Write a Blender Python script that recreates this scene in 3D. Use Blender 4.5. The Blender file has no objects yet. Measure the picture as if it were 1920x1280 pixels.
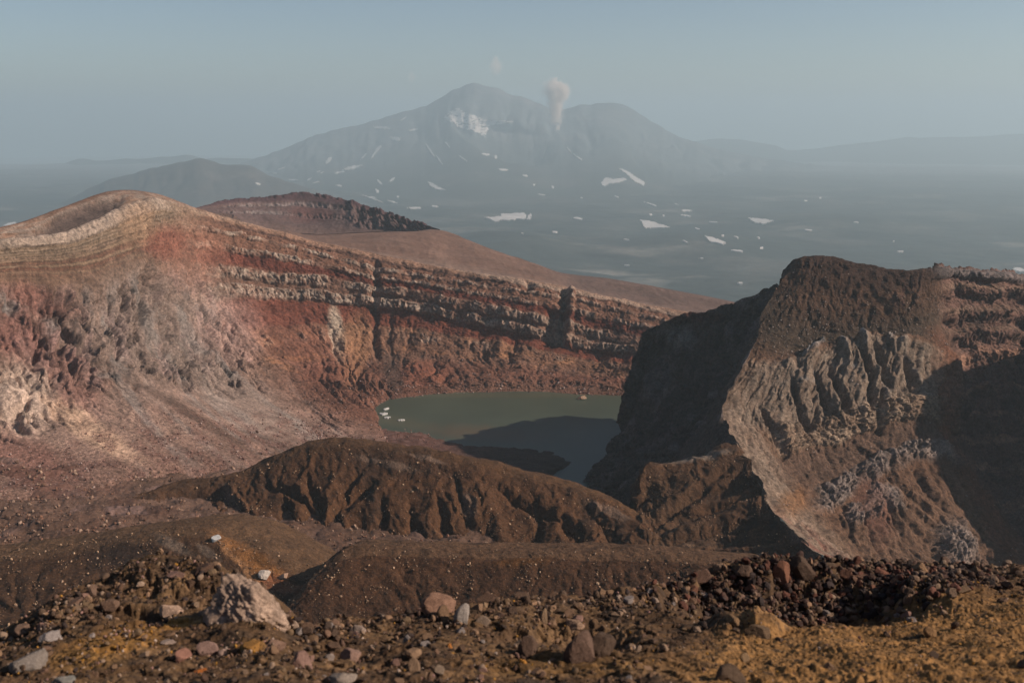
import bpy, bmesh, math, random
import numpy as np
from mathutils import Vector, Matrix, Euler
from mathutils.bvhtree import BVHTree

R = math.radians
random.seed(7)
rng = np.random.default_rng(7)
scene = bpy.context.scene
col = scene.collection

# ------------------------------------------------------------------ camera, sky, sun, exposure
FPX, PITCH = 1867.0, R(12.6)                    # focal length in photo pixels (35 mm), downward tilt
cam_d = bpy.data.cameras.new('camera')
cam_d.lens, cam_d.sensor_width = 36.0 * FPX / 1920.0, 36.0
cam_d.clip_start, cam_d.clip_end = 0.3, 200000.0
cam_d.dof.use_dof = True
cam_d.dof.focus_distance = 500.0
cam_d.dof.aperture_fstop = 2.4
cam = bpy.data.objects.new('camera', cam_d)
cam.rotation_euler = (R(90) - PITCH, 0, 0)
col.objects.link(cam)
scene.camera = cam

SUN_EL, SUN_AZ = R(31), R(97)                   # azimuth clockwise from the view direction (+Y)
to_sun = Vector((math.cos(SUN_EL) * math.sin(SUN_AZ), math.cos(SUN_EL) * math.cos(SUN_AZ), math.sin(SUN_EL)))
sun_d = bpy.data.lights.new('sun', 'SUN')
sun_d.energy, sun_d.angle, sun_d.color = 4.0, R(0.5), (1.0, 0.86, 0.73)
sun = bpy.data.objects.new('sun', sun_d)
sun.rotation_euler = to_sun.to_track_quat('Z', 'Y').to_euler()
col.objects.link(sun)

world = bpy.data.worlds.new('World')
scene.world = world
world.use_nodes = True
wn = world.node_tree
sky = wn.nodes.new('ShaderNodeTexSky')
sky.sky_type = 'NISHITA'
sky.sun_disc = False
sky.sun_elevation, sky.sun_rotation = SUN_EL, SUN_AZ
sky.altitude, sky.air_density, sky.dust_density, sky.ozone_density = 1800, 1.0, 2.0, 1.0
bg = wn.nodes['Background']
wn.links.new(sky.outputs[0], bg.inputs[0])
bg.inputs[1].default_value = 0.05

scene.view_settings.view_transform = 'Standard'
scene.view_settings.look = 'None'
scene.view_settings.exposure = 0.8
scene.view_settings.gamma = 1.0
scene.cycles.max_bounces = 5
scene.cycles.diffuse_bounces = 2
scene.cycles.volume_bounces = 3
scene.cycles.use_denoising = True

# even haze: (density, pale colour, forward bias) of the clear blue air and of the thin smoke in it
HAZE = [(5.4e-5, (0.25, 0.74, 1.0), 0.0), (5.2e-5, (1.0, 0.76, 0.61), 0.56)]

# ------------------------------------------------------------------ helpers
STEPK = 1.0
CP, SP = math.cos(PITCH), math.sin(PITCH)

def at(px, py, Y):
    """photo pixel -> world point at distance Y ahead (Y > 0) or on the level z = Y (Y < 0)"""
    x, y = (px - 960.0) / FPX, (640.0 - py) / FPX
    d = np.array([x, CP + y * SP, -SP + y * CP])
    return d * (Y / d[1] if Y > 0 else Y / d[2])

def project(P):
    f = P[..., 1] * CP - P[..., 2] * SP
    u = P[..., 1] * SP + P[..., 2] * CP
    return 960 + FPX * P[..., 0] / f, 640 - FPX * u / f

_rs = np.random.default_rng(3)
PERM = np.concatenate([_rs.permutation(256)] * 2).astype(np.int32)
_g = _rs.normal(size=(256, 3)); GRAD = (_g / np.linalg.norm(_g, axis=1)[:, None]).astype(np.float32)
GX, GY, GZ = [np.ascontiguousarray(GRAD[:, i]) for i in range(3)]

def pn(x, y, z=0.0):
    """gradient noise, about -1..1"""
    x, y, z = np.broadcast_arrays(np.asarray(x, float), np.asarray(y, float), np.asarray(z, float))
    xi, yi, zi = np.floor(x), np.floor(y), np.floor(z)
    fx, fy, fz = (x - xi).astype(np.float32), (y - yi).astype(np.float32), (z - zi).astype(np.float32)
    X, Y, Z = xi.astype(np.int32) & 255, yi.astype(np.int32) & 255, zi.astype(np.int32) & 255
    X1, Y1, Z1 = (X + 1) & 255, (Y + 1) & 255, (Z + 1) & 255
    u, v, w = [t * t * t * (t * (t * 6 - 15) + 10) for t in (fx, fy, fz)]
    A0, A1 = PERM[X], PERM[X1]
    B00, B01, B10, B11 = PERM[A0 + Y], PERM[A0 + Y1], PERM[A1 + Y], PERM[A1 + Y1]
    def g(B, c, dx, dy, dz):
        h = PERM[B + c]
        return GX[h] * dx + GY[h] * dy + GZ[h] * dz
    n00 = g(B00, Z, fx, fy, fz); n10 = g(B10, Z, fx - 1, fy, fz)
    n01 = g(B01, Z, fx, fy - 1, fz); n11 = g(B11, Z, fx - 1, fy - 1, fz)
    m00 = g(B00, Z1, fx, fy, fz - 1); m10 = g(B10, Z1, fx - 1, fy, fz - 1)
    m01 = g(B01, Z1, fx, fy - 1, fz - 1); m11 = g(B11, Z1, fx - 1, fy - 1, fz - 1)
    a = n00 + u * (n10 - n00); b = n01 + u * (n11 - n01)
    c = m00 + u * (m10 - m00); d = m01 + u * (m11 - m01)
    e = a + v * (b - a); f = c + v * (d - c)
    return (e + w * (f - e)) * 1.6

def fbm(x, y, z=0.0, o=4, gain=0.5):
    a, s, r = 1.0, 0.0, 0.0
    for i in range(o):
        k = 2.03 ** i
        r = r + a * pn(np.asarray(x) * k + 17.3 * i, np.asarray(y) * k + 5.1 * i, np.asarray(z) * k)
        s += a; a *= gain
    return r / s

def ridge(x, y, z=0.0, o=4, gain=0.5):
    """0..1, sharp crests at 1"""
    a, s, r = 1.0, 0.0, 0.0
    for i in range(o):
        k = 2.07 ** i
        r = r + a * (1 - np.abs(pn(np.asarray(x) * k + 31.7 * i, np.asarray(y) * k + 11.3 * i, np.asarray(z) * k)) * 1.6).clip(0, 1)
        s += a; a *= gain
    return r / s

def hash2(i, j, k=0):
    return PERM[(PERM[(PERM[i & 255] + j) & 255] + k) & 255] / 255.0

def cells(x, y):
    """cellular noise: (distance to nearest, gap to the second, random id)"""
    x, y = np.broadcast_arrays(np.asarray(x, float), np.asarray(y, float))
    xi, yi = np.floor(x).astype(np.int32), np.floor(y).astype(np.int32)
    f1 = np.full(x.shape, 9.0); f2 = np.full(x.shape, 9.0); rid = np.zeros(x.shape)
    for a in (-1, 0, 1):
        for b in (-1, 0, 1):
            cx, cy = xi + a, yi + b
            d = np.hypot(cx + hash2(cx, cy, 1) - x, cy + hash2(cx, cy, 2) - y)
            near = d < f1
            f2 = np.where(near, f1, np.minimum(f2, d))
            rid = np.where(near, hash2(cx, cy, 3), rid)
            f1 = np.where(near, d, f1)
    return f1, f2 - f1, rid

def ss(x, a, b):
    t = np.clip((np.asarray(x, float) - a) / (b - a), 0, 1)
    return t * t * (3 - 2 * t)

def band(x, a, b, s):
    return ss(x, a - s, a + s) * (1 - ss(x, b - s, b + s))

def mix(a, b, w):
    w = np.asarray(w)[..., None] if np.ndim(w) else w
    return a + (np.asarray(b) - a) * w

def A(r, g, b, light=np.array([1.26, 1.20, 1.16])):
    """albedo from the look of a sunlit surface (sRGB 0-255) under this sun and sky"""
    c = np.array([r, g, b]) / 255.0
    return np.where(c <= 0.04045, c / 12.92, ((c + 0.055) / 1.055) ** 2.4) / light

def hermite(L, ns):
    """smooth curve through L along axis 0, ns[i] steps in gap i"""
    L = np.asarray(L, float); n = len(L)
    h = np.array([np.mean(np.linalg.norm((L[i + 1] - L[i]).reshape(-1, 3), axis=1)) + 1e-6 for i in range(n - 1)])
    m = np.empty_like(L)
    sl = [(L[i + 1] - L[i]) / h[i] for i in range(n - 1)]
    m[0], m[-1] = sl[0], sl[-1]
    for i in range(1, n - 1):
        m[i] = (sl[i - 1] * h[i] + sl[i] * h[i - 1]) / (h[i - 1] + h[i])
    out, par = [], []
    for i in range(n - 1):
        t = np.arange(ns[i]) / ns[i]
        if i == n - 2: t = np.append(t, 1.0)
        T = t.reshape((-1,) + (1,) * (L.ndim - 1))
        out.append((2 * T**3 - 3 * T**2 + 1) * L[i] + (T**3 - 2 * T**2 + T) * h[i] * m[i]
                   + (-2 * T**3 + 3 * T**2) * L[i + 1] + (T**3 - T**2) * h[i] * m[i + 1])
        par.append(i + t)
    return np.concatenate(out), np.concatenate(par)

def blur(a, r, axis):
    """box blur of radius r cells, twice"""
    r = int(r)
    if r < 1: return a
    for _ in range(2):
        pad = [(0, 0)] * a.ndim; pad[axis] = (r + 1, r)
        c = np.cumsum(np.pad(a, pad, mode='edge'), axis=axis)
        n = a.shape[axis]
        a = (np.take(c, np.arange(2 * r + 1, n + 2 * r + 1), axis) - np.take(c, np.arange(n), axis)) / (2 * r + 1)
    return a

def gullies(p, cell, long=4.0, lean=0.0, seed=0.0, start=0, n_it=3, fine=1.0):
    """branching run-off channels down the rows of a sheet: 0 on the crests, about 1 in the channel beds"""
    n, m = p.P.shape[:2]
    du = float(np.mean(np.gradient(p.S, axis=1)))              # metres per column
    c_ = max(1.0, cell / du / 9.0)                             # columns per ninth of a channel spacing
    Sw = p.S + 4.0 * cell * fbm(p.S / (6 * cell), p.T / (9 * cell), seed + 20, 3)
    H = fbm(Sw / cell + seed, p.T / (cell * long), seed, 4, 0.5)
    ar = np.arange(m)
    for it in range(n_it):
        acc = np.ones((n, m)); acc[:start] = 0
        for i in range(n - 1):
            sh = int((i + 1) * lean) - int(i * lean)
            h = np.pad(H[i + 1], 2, mode='edge')
            c = np.stack([h[1 + k:1 + k + m] for k in range(3)])
            j = np.clip(ar + np.argmin(c, 0) - 1 + sh, 0, m - 1)
            acc[i + 1] += np.bincount(j, acc[i], m)
        L = blur(np.log1p(acc / 6.0), 2, 0)
        L = 0.22 * fine * blur(L, 1, 1) + 0.35 * blur(L, c_, 1) + 0.5 * blur(L, 2.2 * c_, 1) + 0.4 * blur(L, 4 * c_, 1)
        L = L - blur(L, 16 * c_, 1)
        H = H - 0.35 * L
    L = L / (np.std(L[start + 2:]) + 1e-6)
    L = L * (0.2 + 1.3 * ss(fbm(p.S / (cell * 3.2), p.T / (cell * 4), seed + 50, 3), -0.35, 0.35))
    return np.clip(0.35 + 0.24 * L, -0.3, 1.4)

class Patch:
    """a smooth sheet through a lattice of points; rows run down the slope, columns across it"""
    def __init__(self, rows, step=2.0, cap=140, cmin=3, nv=None):
        step, cap = step * STEPK, int(cap / STEPK)
        L = np.array([[p if isinstance(p, np.ndarray) else at(*p) for p in r] for r in rows])
        x, y = project(L)
        x, y = np.clip(x, -250, 2170), np.clip(y, -100, 1400)
        gv = np.hypot(np.diff(x, axis=0), np.diff(y, axis=0)).max(1)
        gu = np.hypot(np.diff(x, axis=1), np.diff(y, axis=1)).max(0)
        nv = nv or [int(np.clip(g / step, cmin, cap)) for g in gv]
        nu = [int(np.clip(g / step, cmin, cap)) for g in gu]
        a, pv = hermite(L, nv)
        b, pu = hermite(a.transpose(1, 0, 2), nu)
        self.P = b.transpose(1, 0, 2).copy()
        self.V, self.U = np.meshgrid(pv, pu, indexing='ij')
        self.finish_base()
    def finish_base(self):
        P = self.P
        self.px, self.py = project(P)
        du, dv = np.gradient(P, axis=1), np.gradient(P, axis=0)
        self.S = np.cumsum(np.linalg.norm(du, axis=2).mean(0))[None, :] + 0 * P[..., 0]
        self.T = np.cumsum(np.linalg.norm(dv, axis=2), axis=0)
        n = np.cross(du, dv); n /= np.linalg.norm(n, axis=2)[..., None] + 1e-9
        face = np.einsum('ijk,ijk->ij', n, -P)
        self.flip = np.mean(np.sign(face)) < 0
        self.N = -n if self.flip else n
        self.X, self.Y, self.Z = P[..., 0].copy(), P[..., 1].copy(), P[..., 2].copy()
    def displace(self, d, axis=None):
        self.P = self.P + (self.N if axis is None else np.asarray(axis, float)) * np.asarray(d)[..., None]
    def rugged(self, amp, scale, mask=1.0, o=5):
        """irregular breakage, the same in space for every sheet so that neighbours still meet"""
        X, Y, Z = [self.P[..., i] / scale for i in range(3)]
        k = np.stack([fbm(X, Y, Z + 7.7, o, 0.55), fbm(X + 31.3, Y, Z, o, 0.55), 0.7 * fbm(X, Y + 57.1, Z, o, 0.55)], -1)
        self.P = self.P + k * amp * (np.asarray(mask)[..., None] if np.ndim(mask) else mask)
    def normals(self):
        n = np.cross(np.gradient(self.P, axis=1), np.gradient(self.P, axis=0))
        n /= np.linalg.norm(n, axis=2)[..., None] + 1e-9
        return -n if self.flip else n
    def spot(self, px, py, rx, ry, rot=0.0, soft=0.5, warp=0.35, f=0.03):
        """mask of an irregular patch of ground around one point of the sheet"""
        a = R(rot); dx, dy = self.px - px, self.py - py
        ex, ey = (dx * math.cos(a) + dy * math.sin(a)) / rx, (-dx * math.sin(a) + dy * math.cos(a)) / ry
        d = np.hypot(ex, ey) + warp * fbm(self.px * f, self.py * f, px * 0.01, 4, 0.6)
        return 1 - ss(d, 1 - soft, 1 + soft)
    def lines(self, polys, wd, warp=6.0, f=0.035):
        """1 on polylines drawn over the sheet, falling to 0 at their width"""
        x = self.px + warp * fbm(self.px * f, self.py * f, 3.3, 3); y = self.py + warp * fbm(self.px * f + 40, self.py * f, 8.8, 3)
        out = np.zeros(x.shape)
        for pl_ in polys:
            for k, ((x0, y0), (x1, y1)) in enumerate(zip(pl_[:-1], pl_[1:])):
                t = np.clip(((x - x0) * (x1 - x0) + (y - y0) * (y1 - y0)) / ((x1 - x0) ** 2 + (y1 - y0) ** 2), 0, 1)
                e = (k + t) / (len(pl_) - 1)
                g = np.hypot(x - x0 - t * (x1 - x0), y - y0 - t * (y1 - y0)) / (wd * (0.45 + 0.55 * e))
                out = np.maximum(out, np.clip(1 - g, 0, 1) * (0.35 + 0.65 * np.minimum(1, 3 * e)))
        return out
    def build(self, name, mat, C=None, kind='structure'):
        n, m = self.P.shape[:2]
        i = np.arange(n * m).reshape(n, m)
        a, b, c, d = i[:-1, :-1], i[:-1, 1:], i[1:, 1:], i[1:, :-1]
        q = np.stack([a, b, c, d] if not self.flip else [a, d, c, b], -1).reshape(-1, 4)
        o = mesh_object(name, self.P.reshape(-1, 3), q, mat, C.reshape(-1, 3) if C is not None else None)
        if kind: o['kind'] = kind
        return o

def mesh_object(name, verts, faces, mat, C=None, parent=None, smooth=True):
    verts = np.ascontiguousarray(verts, np.float32); faces = np.asarray(faces)
    me = bpy.data.meshes.new(name)
    me.vertices.add(len(verts)); me.vertices.foreach_set('co', verts.ravel())
    k = faces.shape[1]
    me.loops.add(faces.size); me.loops.foreach_set('vertex_index', faces.astype(np.int32).ravel())
    me.polygons.add(len(faces))
    me.polygons.foreach_set('loop_start', (np.arange(len(faces)) * k).astype(np.int32))
    me.polygons.foreach_set('loop_total', np.full(len(faces), k, np.int32))
    me.polygons.foreach_set('use_smooth', np.full(len(faces), smooth))
    if C is not None:
        at_ = me.attributes.new('albedo', 'FLOAT_COLOR', 'POINT')
        c4 = np.ones((len(verts), 4), np.float32); c4[:, :3] = np.clip(C, 0.004, 0.9)
        at_.data.foreach_set('color', c4.ravel())
    me.update(calc_edges=True); me.validate()
    me.materials.append(mat)
    o = bpy.data.objects.new(name, me); col.objects.link(o)
    if parent: o.parent = parent
    return o

def rock_material(name, scale=0.6, contrast=0.5, bump=0.3, bump_dist=0.4, speck=0.0, use_object_color=False, rough=0.95):
    """mineral colour (attribute or object colour) broken up by noise at three sizes, with fine relief"""
    m = bpy.data.materials.new(name); m.use_nodes = True
    t = m.node_tree; N, Lk = t.nodes, t.links
    b = N['Principled BSDF']
    b.inputs['Roughness'].default_value = rough
    b.inputs['Specular IOR Level'].default_value = 0.12
    tc = N.new('ShaderNodeTexCoord')
    if use_object_color:
        src = N.new('ShaderNodeObjectInfo'); csock = src.outputs['Color']
    else:
        src = N.new('ShaderNodeAttribute'); src.attribute_name = 'albedo'; csock = src.outputs['Color']
    def noise(sc, det, ro):
        n = N.new('ShaderNodeTexNoise'); n.inputs['Scale'].default_value = sc
        n.inputs['Detail'].default_value = det; n.inputs['Roughness'].default_value = ro
        Lk.new(tc.outputs['Object'], n.inputs['Vector']); return n
    n1 = noise(scale, 6, 0.68); n2 = noise(scale * 0.13, 4, 0.6)
    def ramp(sock, lo, hi, a=0.3, c=0.7):
        r = N.new('ShaderNodeMapRange'); r.inputs[1].default_value = a; r.inputs[2].default_value = c
        r.inputs[3].default_value = lo; r.inputs[4].default_value = hi; Lk.new(sock, r.inputs[0]); return r.outputs[0]
    def mul(a, bb):
        r = N.new('ShaderNodeMath'); r.operation = 'MULTIPLY'; Lk.new(a, r.inputs[0]); Lk.new(bb, r.inputs[1]); return r.outputs[0]
    f = mul(ramp(n1.outputs[0], 1 - contrast, 1 + contrast), ramp(n2.outputs[0], 1 - contrast * 0.5, 1 + contrast * 0.5))
    if speck > 0:
        n3 = noise(scale * 3.1, 3, 0.75)
        f = mul(f, ramp(n3.outputs[0], 1 - speck, 1 + speck))
    vm = N.new('ShaderNodeVectorMath'); vm.operation = 'SCALE'
    Lk.new(csock, vm.inputs[0]); Lk.new(f, vm.inputs['Scale'])
    Lk.new(vm.outputs[0], b.inputs['Base Color'])
    bp = N.new('ShaderNodeBump'); bp.inputs['Strength'].default_value = bump; bp.inputs['Distance'].default_value = bump_dist
    nb = noise(scale * 1.3, 8, 0.7)
    Lk.new(nb.outputs[0], bp.inputs['Height']); Lk.new(bp.outputs[0], b.inputs['Normal'])
    return m

def tag(o, label=None, cat=None, group=None, kind=None):
    for k, v in (('label', label), ('category', cat), ('group', group), ('kind', kind)):
        if v: o[k] = v
    return o

PATCHES = {}

# ------------------------------------------------------------------ crater wall (left wall, far wall, talus)
def lerp3(a, b, f): return tuple(a[i] + (b[i] - a[i]) * f for i in range(3))
# columns: crest-back, crest, ledge, cliff top, cliff foot, red foot, talus top, talus mid, base
WALL_COLS = [
    [(-620, 520, 430), (-640, 560, 425), (-600, 590, 420), (-560, 640, 410), (-520, 700, 400), (-450, 780, 385), (-380, 860, 365), (-260, 920, 345), (-150, 965, 330)],
    [(-250, 455, 520), (-260, 495, 505), (-240, 530, 498), (-215, 575, 490), (-190, 640, 475), (-140, 720, 455), (-80, 800, 430), (20, 880, 400), (110, 940, 370)],
    [(0, 428, 590), (0, 456, 575), (10, 490, 572), (20, 530, 566), (40, 590, 552), (85, 665, 525), (135, 735, 500), (235, 815, 458), (340, 900, 418)],
    [(110, 398, 650), (130, 440, 625), (142, 480, 622), (155, 530, 615), (172, 590, 600), (200, 655, 575), (245, 715, 548), (365, 800, 500), (500, 900, 450)],
    [(212, 362, 730), (245, 393, 695), (258, 440, 688), (270, 500, 678), (285, 565, 662), (310, 640, 638), (355, 715, 605), (480, 805, 550), (620, 895, 490)],
    [(295, 364, 790), (308, 378, 778), (322, 430, 768), (336, 500, 755), (360, 570, 735), (400, 640, 708), (455, 715, 670), (600, 800, 605), (740, 880, 520)],
    [(388, 396, 838), (392, 402, 832), (398, 440, 822), (405, 500, 808), (425, 562, 790), (460, 620, 762), (515, 690, 725), (620, 770, 650), (720, 810, -200.5)],
    [(545, 440, 862), (550, 445, 856), (555, 470, 846), (560, 518, 832), (568, 566, 822), (585, 610, 800), (615, 670, 768), (665, 730, 698), (708, 765, -200.5)],
    [(715, 478, 866), (718, 483, 858), (716, 508, 846), (714, 536, 836), (712, 578, 828), (712, 612, 812), (715, 670, 785), (728, 722, 724), (748, 748, -200.5)],
    [(868, 507, 850), (870, 511, 842), (868, 534, 830), (862, 562, 818), (860, 602, 810), (858, 630, 798), (856, 672, 777), (860, 715, 730), (868, 738, -200.5)],
    [(998, 525, 828), (1000, 529, 820), (998, 552, 808), (994, 588, 798), (992, 632, 790), (990, 652, 780), (988, 684, 764), (990, 716, 730), (992, 736, -200.5)],
    [(1068, 539, 816), (1070, 543, 808), (1070, 565, 798), (1066, 604, 788), (1064, 650, 779), (1062, 668, 770), (1060, 694, 756), (1062, 720, 729), (1064, 739, -200.5)],
    [(1128, 553, 802), (1130, 557, 795), (1132, 580, 785), (1130, 620, 775), (1128, 660, 767), (1126, 676, 759), (1126, 700, 748), (1128, 722, 722), (1130, 742, -200.5)],
    [(1192, 567, 790), (1194, 570, 783), (1192, 594, 770), (1188, 630, 758), (1186, 662, 749), (1186, 684, 742), (1188, 706, 733), (1192, 727, 716), (1198, 745, -200.5)],
    [(1285, 584, 772), (1288, 588, 765), (1284, 612, 750), (1280, 650, 738), (1278, 680, 728), (1276, 700, 720), (1276, 716, 712), (1278, 734, 705), (1282, 750, -200.5)],
    [(1400, 612, 740), (1404, 618, 732), (1400, 640, 720), (1396, 680, 706), (1394, 706, 696), (1392, 722, 690), (1390, 736, 684), (1390, 748, 678), (1392, 762, -200.5)],
]
for k_, a_ in zip(range(10, 16), (6, 16, 26, 34, 38, 42)):
    WALL_COLS[k_] = [(x, y, Y + a_ * max(0, 1 - i / 7)) if Y > 0 else (x, y, Y) for i, (x, y, Y) in enumerate(WALL_COLS[k_])]
rows = []
lift = lambda p, dy, dz: at(*p) + np.array([0, dy, dz])
rows.append([lift(c[0], 40, -22) for c in WALL_COLS])
for k in range(9): rows.append([c[k] for c in WALL_COLS])
rows.append([lift(c[8], -14, -7) for c in WALL_COLS])
w = Patch(rows, step=1.75, cap=110)
U, V, S, T, X, Y, Z = w.U, w.V, w.S, w.T, w.X, w.Y, w.Z
far = ss(U, 4.6, 6.4)                              # 0 left wall, 1 far wall
left = 1 - far
rid = ss(U, 3.6, 4.4) * (1 - ss(U, 5.2, 6.2))      # the knuckle between them
Vw = V + 0.10 * fbm(S / 40, V * 0.8, 1.0, 4) + 0.04 * pn(S / 6, V * 2, 4.0)
d = 2.2 * fbm(X / 40, Y / 40, Z / 40, 5)
# far wall: three broken ledges and one thick columnar cliff
c1 = cells(S / 2.3 + 0.9 * fbm(S / 9, T / 9, 0, 3), T / 12.0); c2 = cells(S / 1.2 + 9, T / 3.6)
bigc = cells(S / 13.0, T / 30.0 + 4)
colm = (c1[2] - 0.5) * 2.2 + (c2[2] - 0.5) * 1.0 - 1.7 * (1 - ss(c1[1], 0.02, 0.22)) + (bigc[2] - 0.5) * 3.0
thick = 0.16 * fbm(S / 26, 5.0, 0, 4)
cliff = np.maximum(band(Vw, 3.95 + thick, 4.30 - 0.6 * thick, 0.05) * ss(fbm(S / 22, T / 60, 91, 4), -0.3, 0.0), band(Vw, 4.50 + 0.8 * thick, 4.95 + 0.5 * thick, 0.05) * ss(fbm(S / 26, T / 60, 95, 4), -0.55, -0.2))
led1 = band(Vw, 2.72, 2.95, 0.03) * ss(fbm(S / 30, 3.0, 0, 3), -0.35, 0.05)
led2 = band(Vw, 3.30, 3.52, 0.03) * ss(fbm(S / 24, 9.0, 0, 3), -0.45, 0.0)
led3 = band(Vw, 2.32, 2.44, 0.02) * ss(fbm(S / 40, 19.0, 0, 3), -0.1, 0.2)
low = band(Vw, 6.15, 6.45, 0.06) * ss(fbm(S / 22, 29.0, 0, 3), -0.05, 0.25)
lowr = band(V, 6.5, 8.3, 0.25) * ss(fbm(S / 16, T / 16, 0, 3), 0.05, 0.4) * band(U, 9.2, 13.5, 0.6)
d = d + far * (cliff * (2.6 + colm * 0.9) + led1 * (1.6 + 0.6 * colm) + led2 * (1.5 + 0.6 * colm) + led3 * 0.8 + low * (1.4 + 0.7 * colm) + lowr * (1.5 + 0.8 * colm))
gw = gullies(w, 26, 5, 0.0, 3.0)
gw2 = gullies(w, 9, 4, 0.0, 13.0)
d = d - far * ss(V, 5.0, 5.8) * (1 - ss(V, 8.0, 9.2)) * ((gw - 0.35) * 4.0 + (gw2 - 0.35) * 1.2) * (0.35 + 0.9 * ss(fbm(S / 45, T / 40, 2, 3), -0.3, 0.3))
d = d - far * band(V, 2.0, 4.0, 0.3) * (gw2 - 0.35) * 1.1
d = d + far * (1 - ss(V, 8.0, 9.0)) * (0.55 * fbm(S / 2.5, T / 2.5, 7.0, 3) + 0.8 * fbm(S / 8, T / 5, 17.0, 4))
# buttress above the dark cleft and a straight gully
def cleft(u0, wd, a, b, depth):
    return -depth * np.exp(-((U - u0 + 0.05 * pn(V * 2.2, u0, 1)) / wd) ** 2) * band(V, a, b, 0.15)
d = d + far * (cleft(7.93, 0.05, 2.5, 7.0, 5.0) + cleft(10.83, 0.09, 2.1, 5.0, 7.0) + cleft(10.55, 0.18, 3.6, 5.1, 7.0) + cleft(9.93, 0.06, 1.6, 2.8, 3.0))
d = d + far * 4.5 * band(U, 10.93, 11.12, 0.03) * band(V, 1.9, 5.1, 0.1)
# left wall: thin smooth beds above, deep crags below, smooth scree at the foot
bed = np.sin((Vw + 0.10 * fbm(S / 60, V, 3.0, 3)) * 23) * 0.34 + 0.8 * fbm(Vw * 9, S / 150, 6, 4)
d = d - left * band(V, 1.9, 4.4, 0.2) * (gw2 - 0.35) * 0.7
d = d + left * band(V, 2.0, 4.6, 0.2) * bed * ss(fbm(S / 50, T / 20, 3, 3), -0.6, 0.2)
crag = ridge(S / 19 + 0.9 * fbm(S / 40, T / 40, 1.0, 4), T / 60, 11.0, 5, 0.6)
crag2 = cells(S / 8.0 + 1.2 * fbm(S / 14, T / 20, 0, 3), T / 22.0 + 0.5 * fbm(S / 9, T / 9, 5, 2))
cm = band(V + 0.35 * fbm(S / 30, T / 30, 12.0, 3), 4.25, 7.0, 0.35) * ss(U, 1.2, 2.0) * (1 - ss(U, 5.4, 6.2))
cm = np.maximum(cm, 0.65 * ss(V, 4.4, 5.0) * (1 - ss(V, 6.8, 7.8)) * (1 - ss(U, 1.7, 2.7)))
crack = ss(1 - np.abs(pn(S / 15 + 1.3 * fbm(S / 40, T / 50, 6, 3), T / 75, 63.0)) * 1.6, 0.78, 1.0) * ss(fbm(S / 30, T / 40, 66, 3), -0.25, 0.15)
crack = np.maximum(crack, 0.8 * ss(1 - np.abs(pn(S / 6.5 + 1.3 * fbm(S / 20, T / 30, 6, 3), T / 34, 73.0)) * 1.6, 0.8, 1.0) * ss(fbm(S / 18, T / 26, 76, 3), -0.1, 0.25))
d = d - cm * crack * 9.5
amp = 0.35 + 0.9 * ss(fbm(S / 36, T / 45, 33.0, 3), -0.35, 0.35)
d = d + cm * amp * ((crag - 0.66) * 17.0 + (crag2[2] - 0.5) * 2.2 - (gw - 0.35) * 5.5 - (gw2 - 0.35) * 1.2 + 1.2 * fbm(S / 8, T / 20, 9.0, 4, 0.5) - 3.2 * np.abs(fbm(S / 10 + 0.8 * fbm(S / 20, T / 20, 5, 2), T / 16, 19.0, 5, 0.6)) - 1.6 * np.abs(fbm(S / 3.4, T / 5, 29.0, 3, 0.6)))
d = d + rid * band(V, 1.9, 4.4, 0.3) * ((ridge(S / 11, T / 26, 21.0, 4) - 0.6) * 5.0 + colm * 0.5)
d = d - left * ss(V, 6.6, 7.4) * ((gw - 0.35) * 1.5 + (gw2 - 0.35) * 0.7) * ss(fbm(S / 50, T / 90, 8.0, 3), -0.15, 0.3)
d = d + left * ss(V, 1.2, 2.0) * 0.35 * fbm(S / 3, T / 3, 4.0, 3)
rough = band(V, 7.5, 10.0, 0.5) * (1 - ss(fbm(S / 50, T / 50, 14.0, 3), -0.2, 0.3) * 0.6)
d = d + rough * 0.7 * fbm(S / 2.2, T / 2.2, 2.0, 3)
lip = left * band(V, 1.82, 2.35, 0.07) * ss(U, 1.6, 2.2) * (1 - ss(U, 4.8, 5.4))
d = d + lip * (1.6 + 1.6 * (ridge(S / 4.2 + 0.5 * fbm(S / 9, V * 4, 3, 3), V * 0.6, 5.0, 2) - 0.6))
hollow = w.spot(150, 404, 78, 15, -22, 0.35, 0.3)
d = d - 5.0 * hollow * band(V, 0.95, 1.8, 0.12)
d = d * ss(V, 0.6, 1.3)
w.displace(d)
smooth_ = 1 - 0.8 * left * np.maximum(ss(V, 6.6, 7.4), 0.7 * band(V, 1.8, 4.2, 0.3) * (1 - rid))
w.rugged(3.0, 14.0, ss(V, 0.9, 2.2) * (1 - ss(V, 8.2, 9.2)) * smooth_)
w.rugged(1.3, 4.0, ss(V, 0.9, 2.2) * (0.45 + 0.55 * far) * smooth_ * (1 - ss(V, 8.2, 9.2)))
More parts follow.
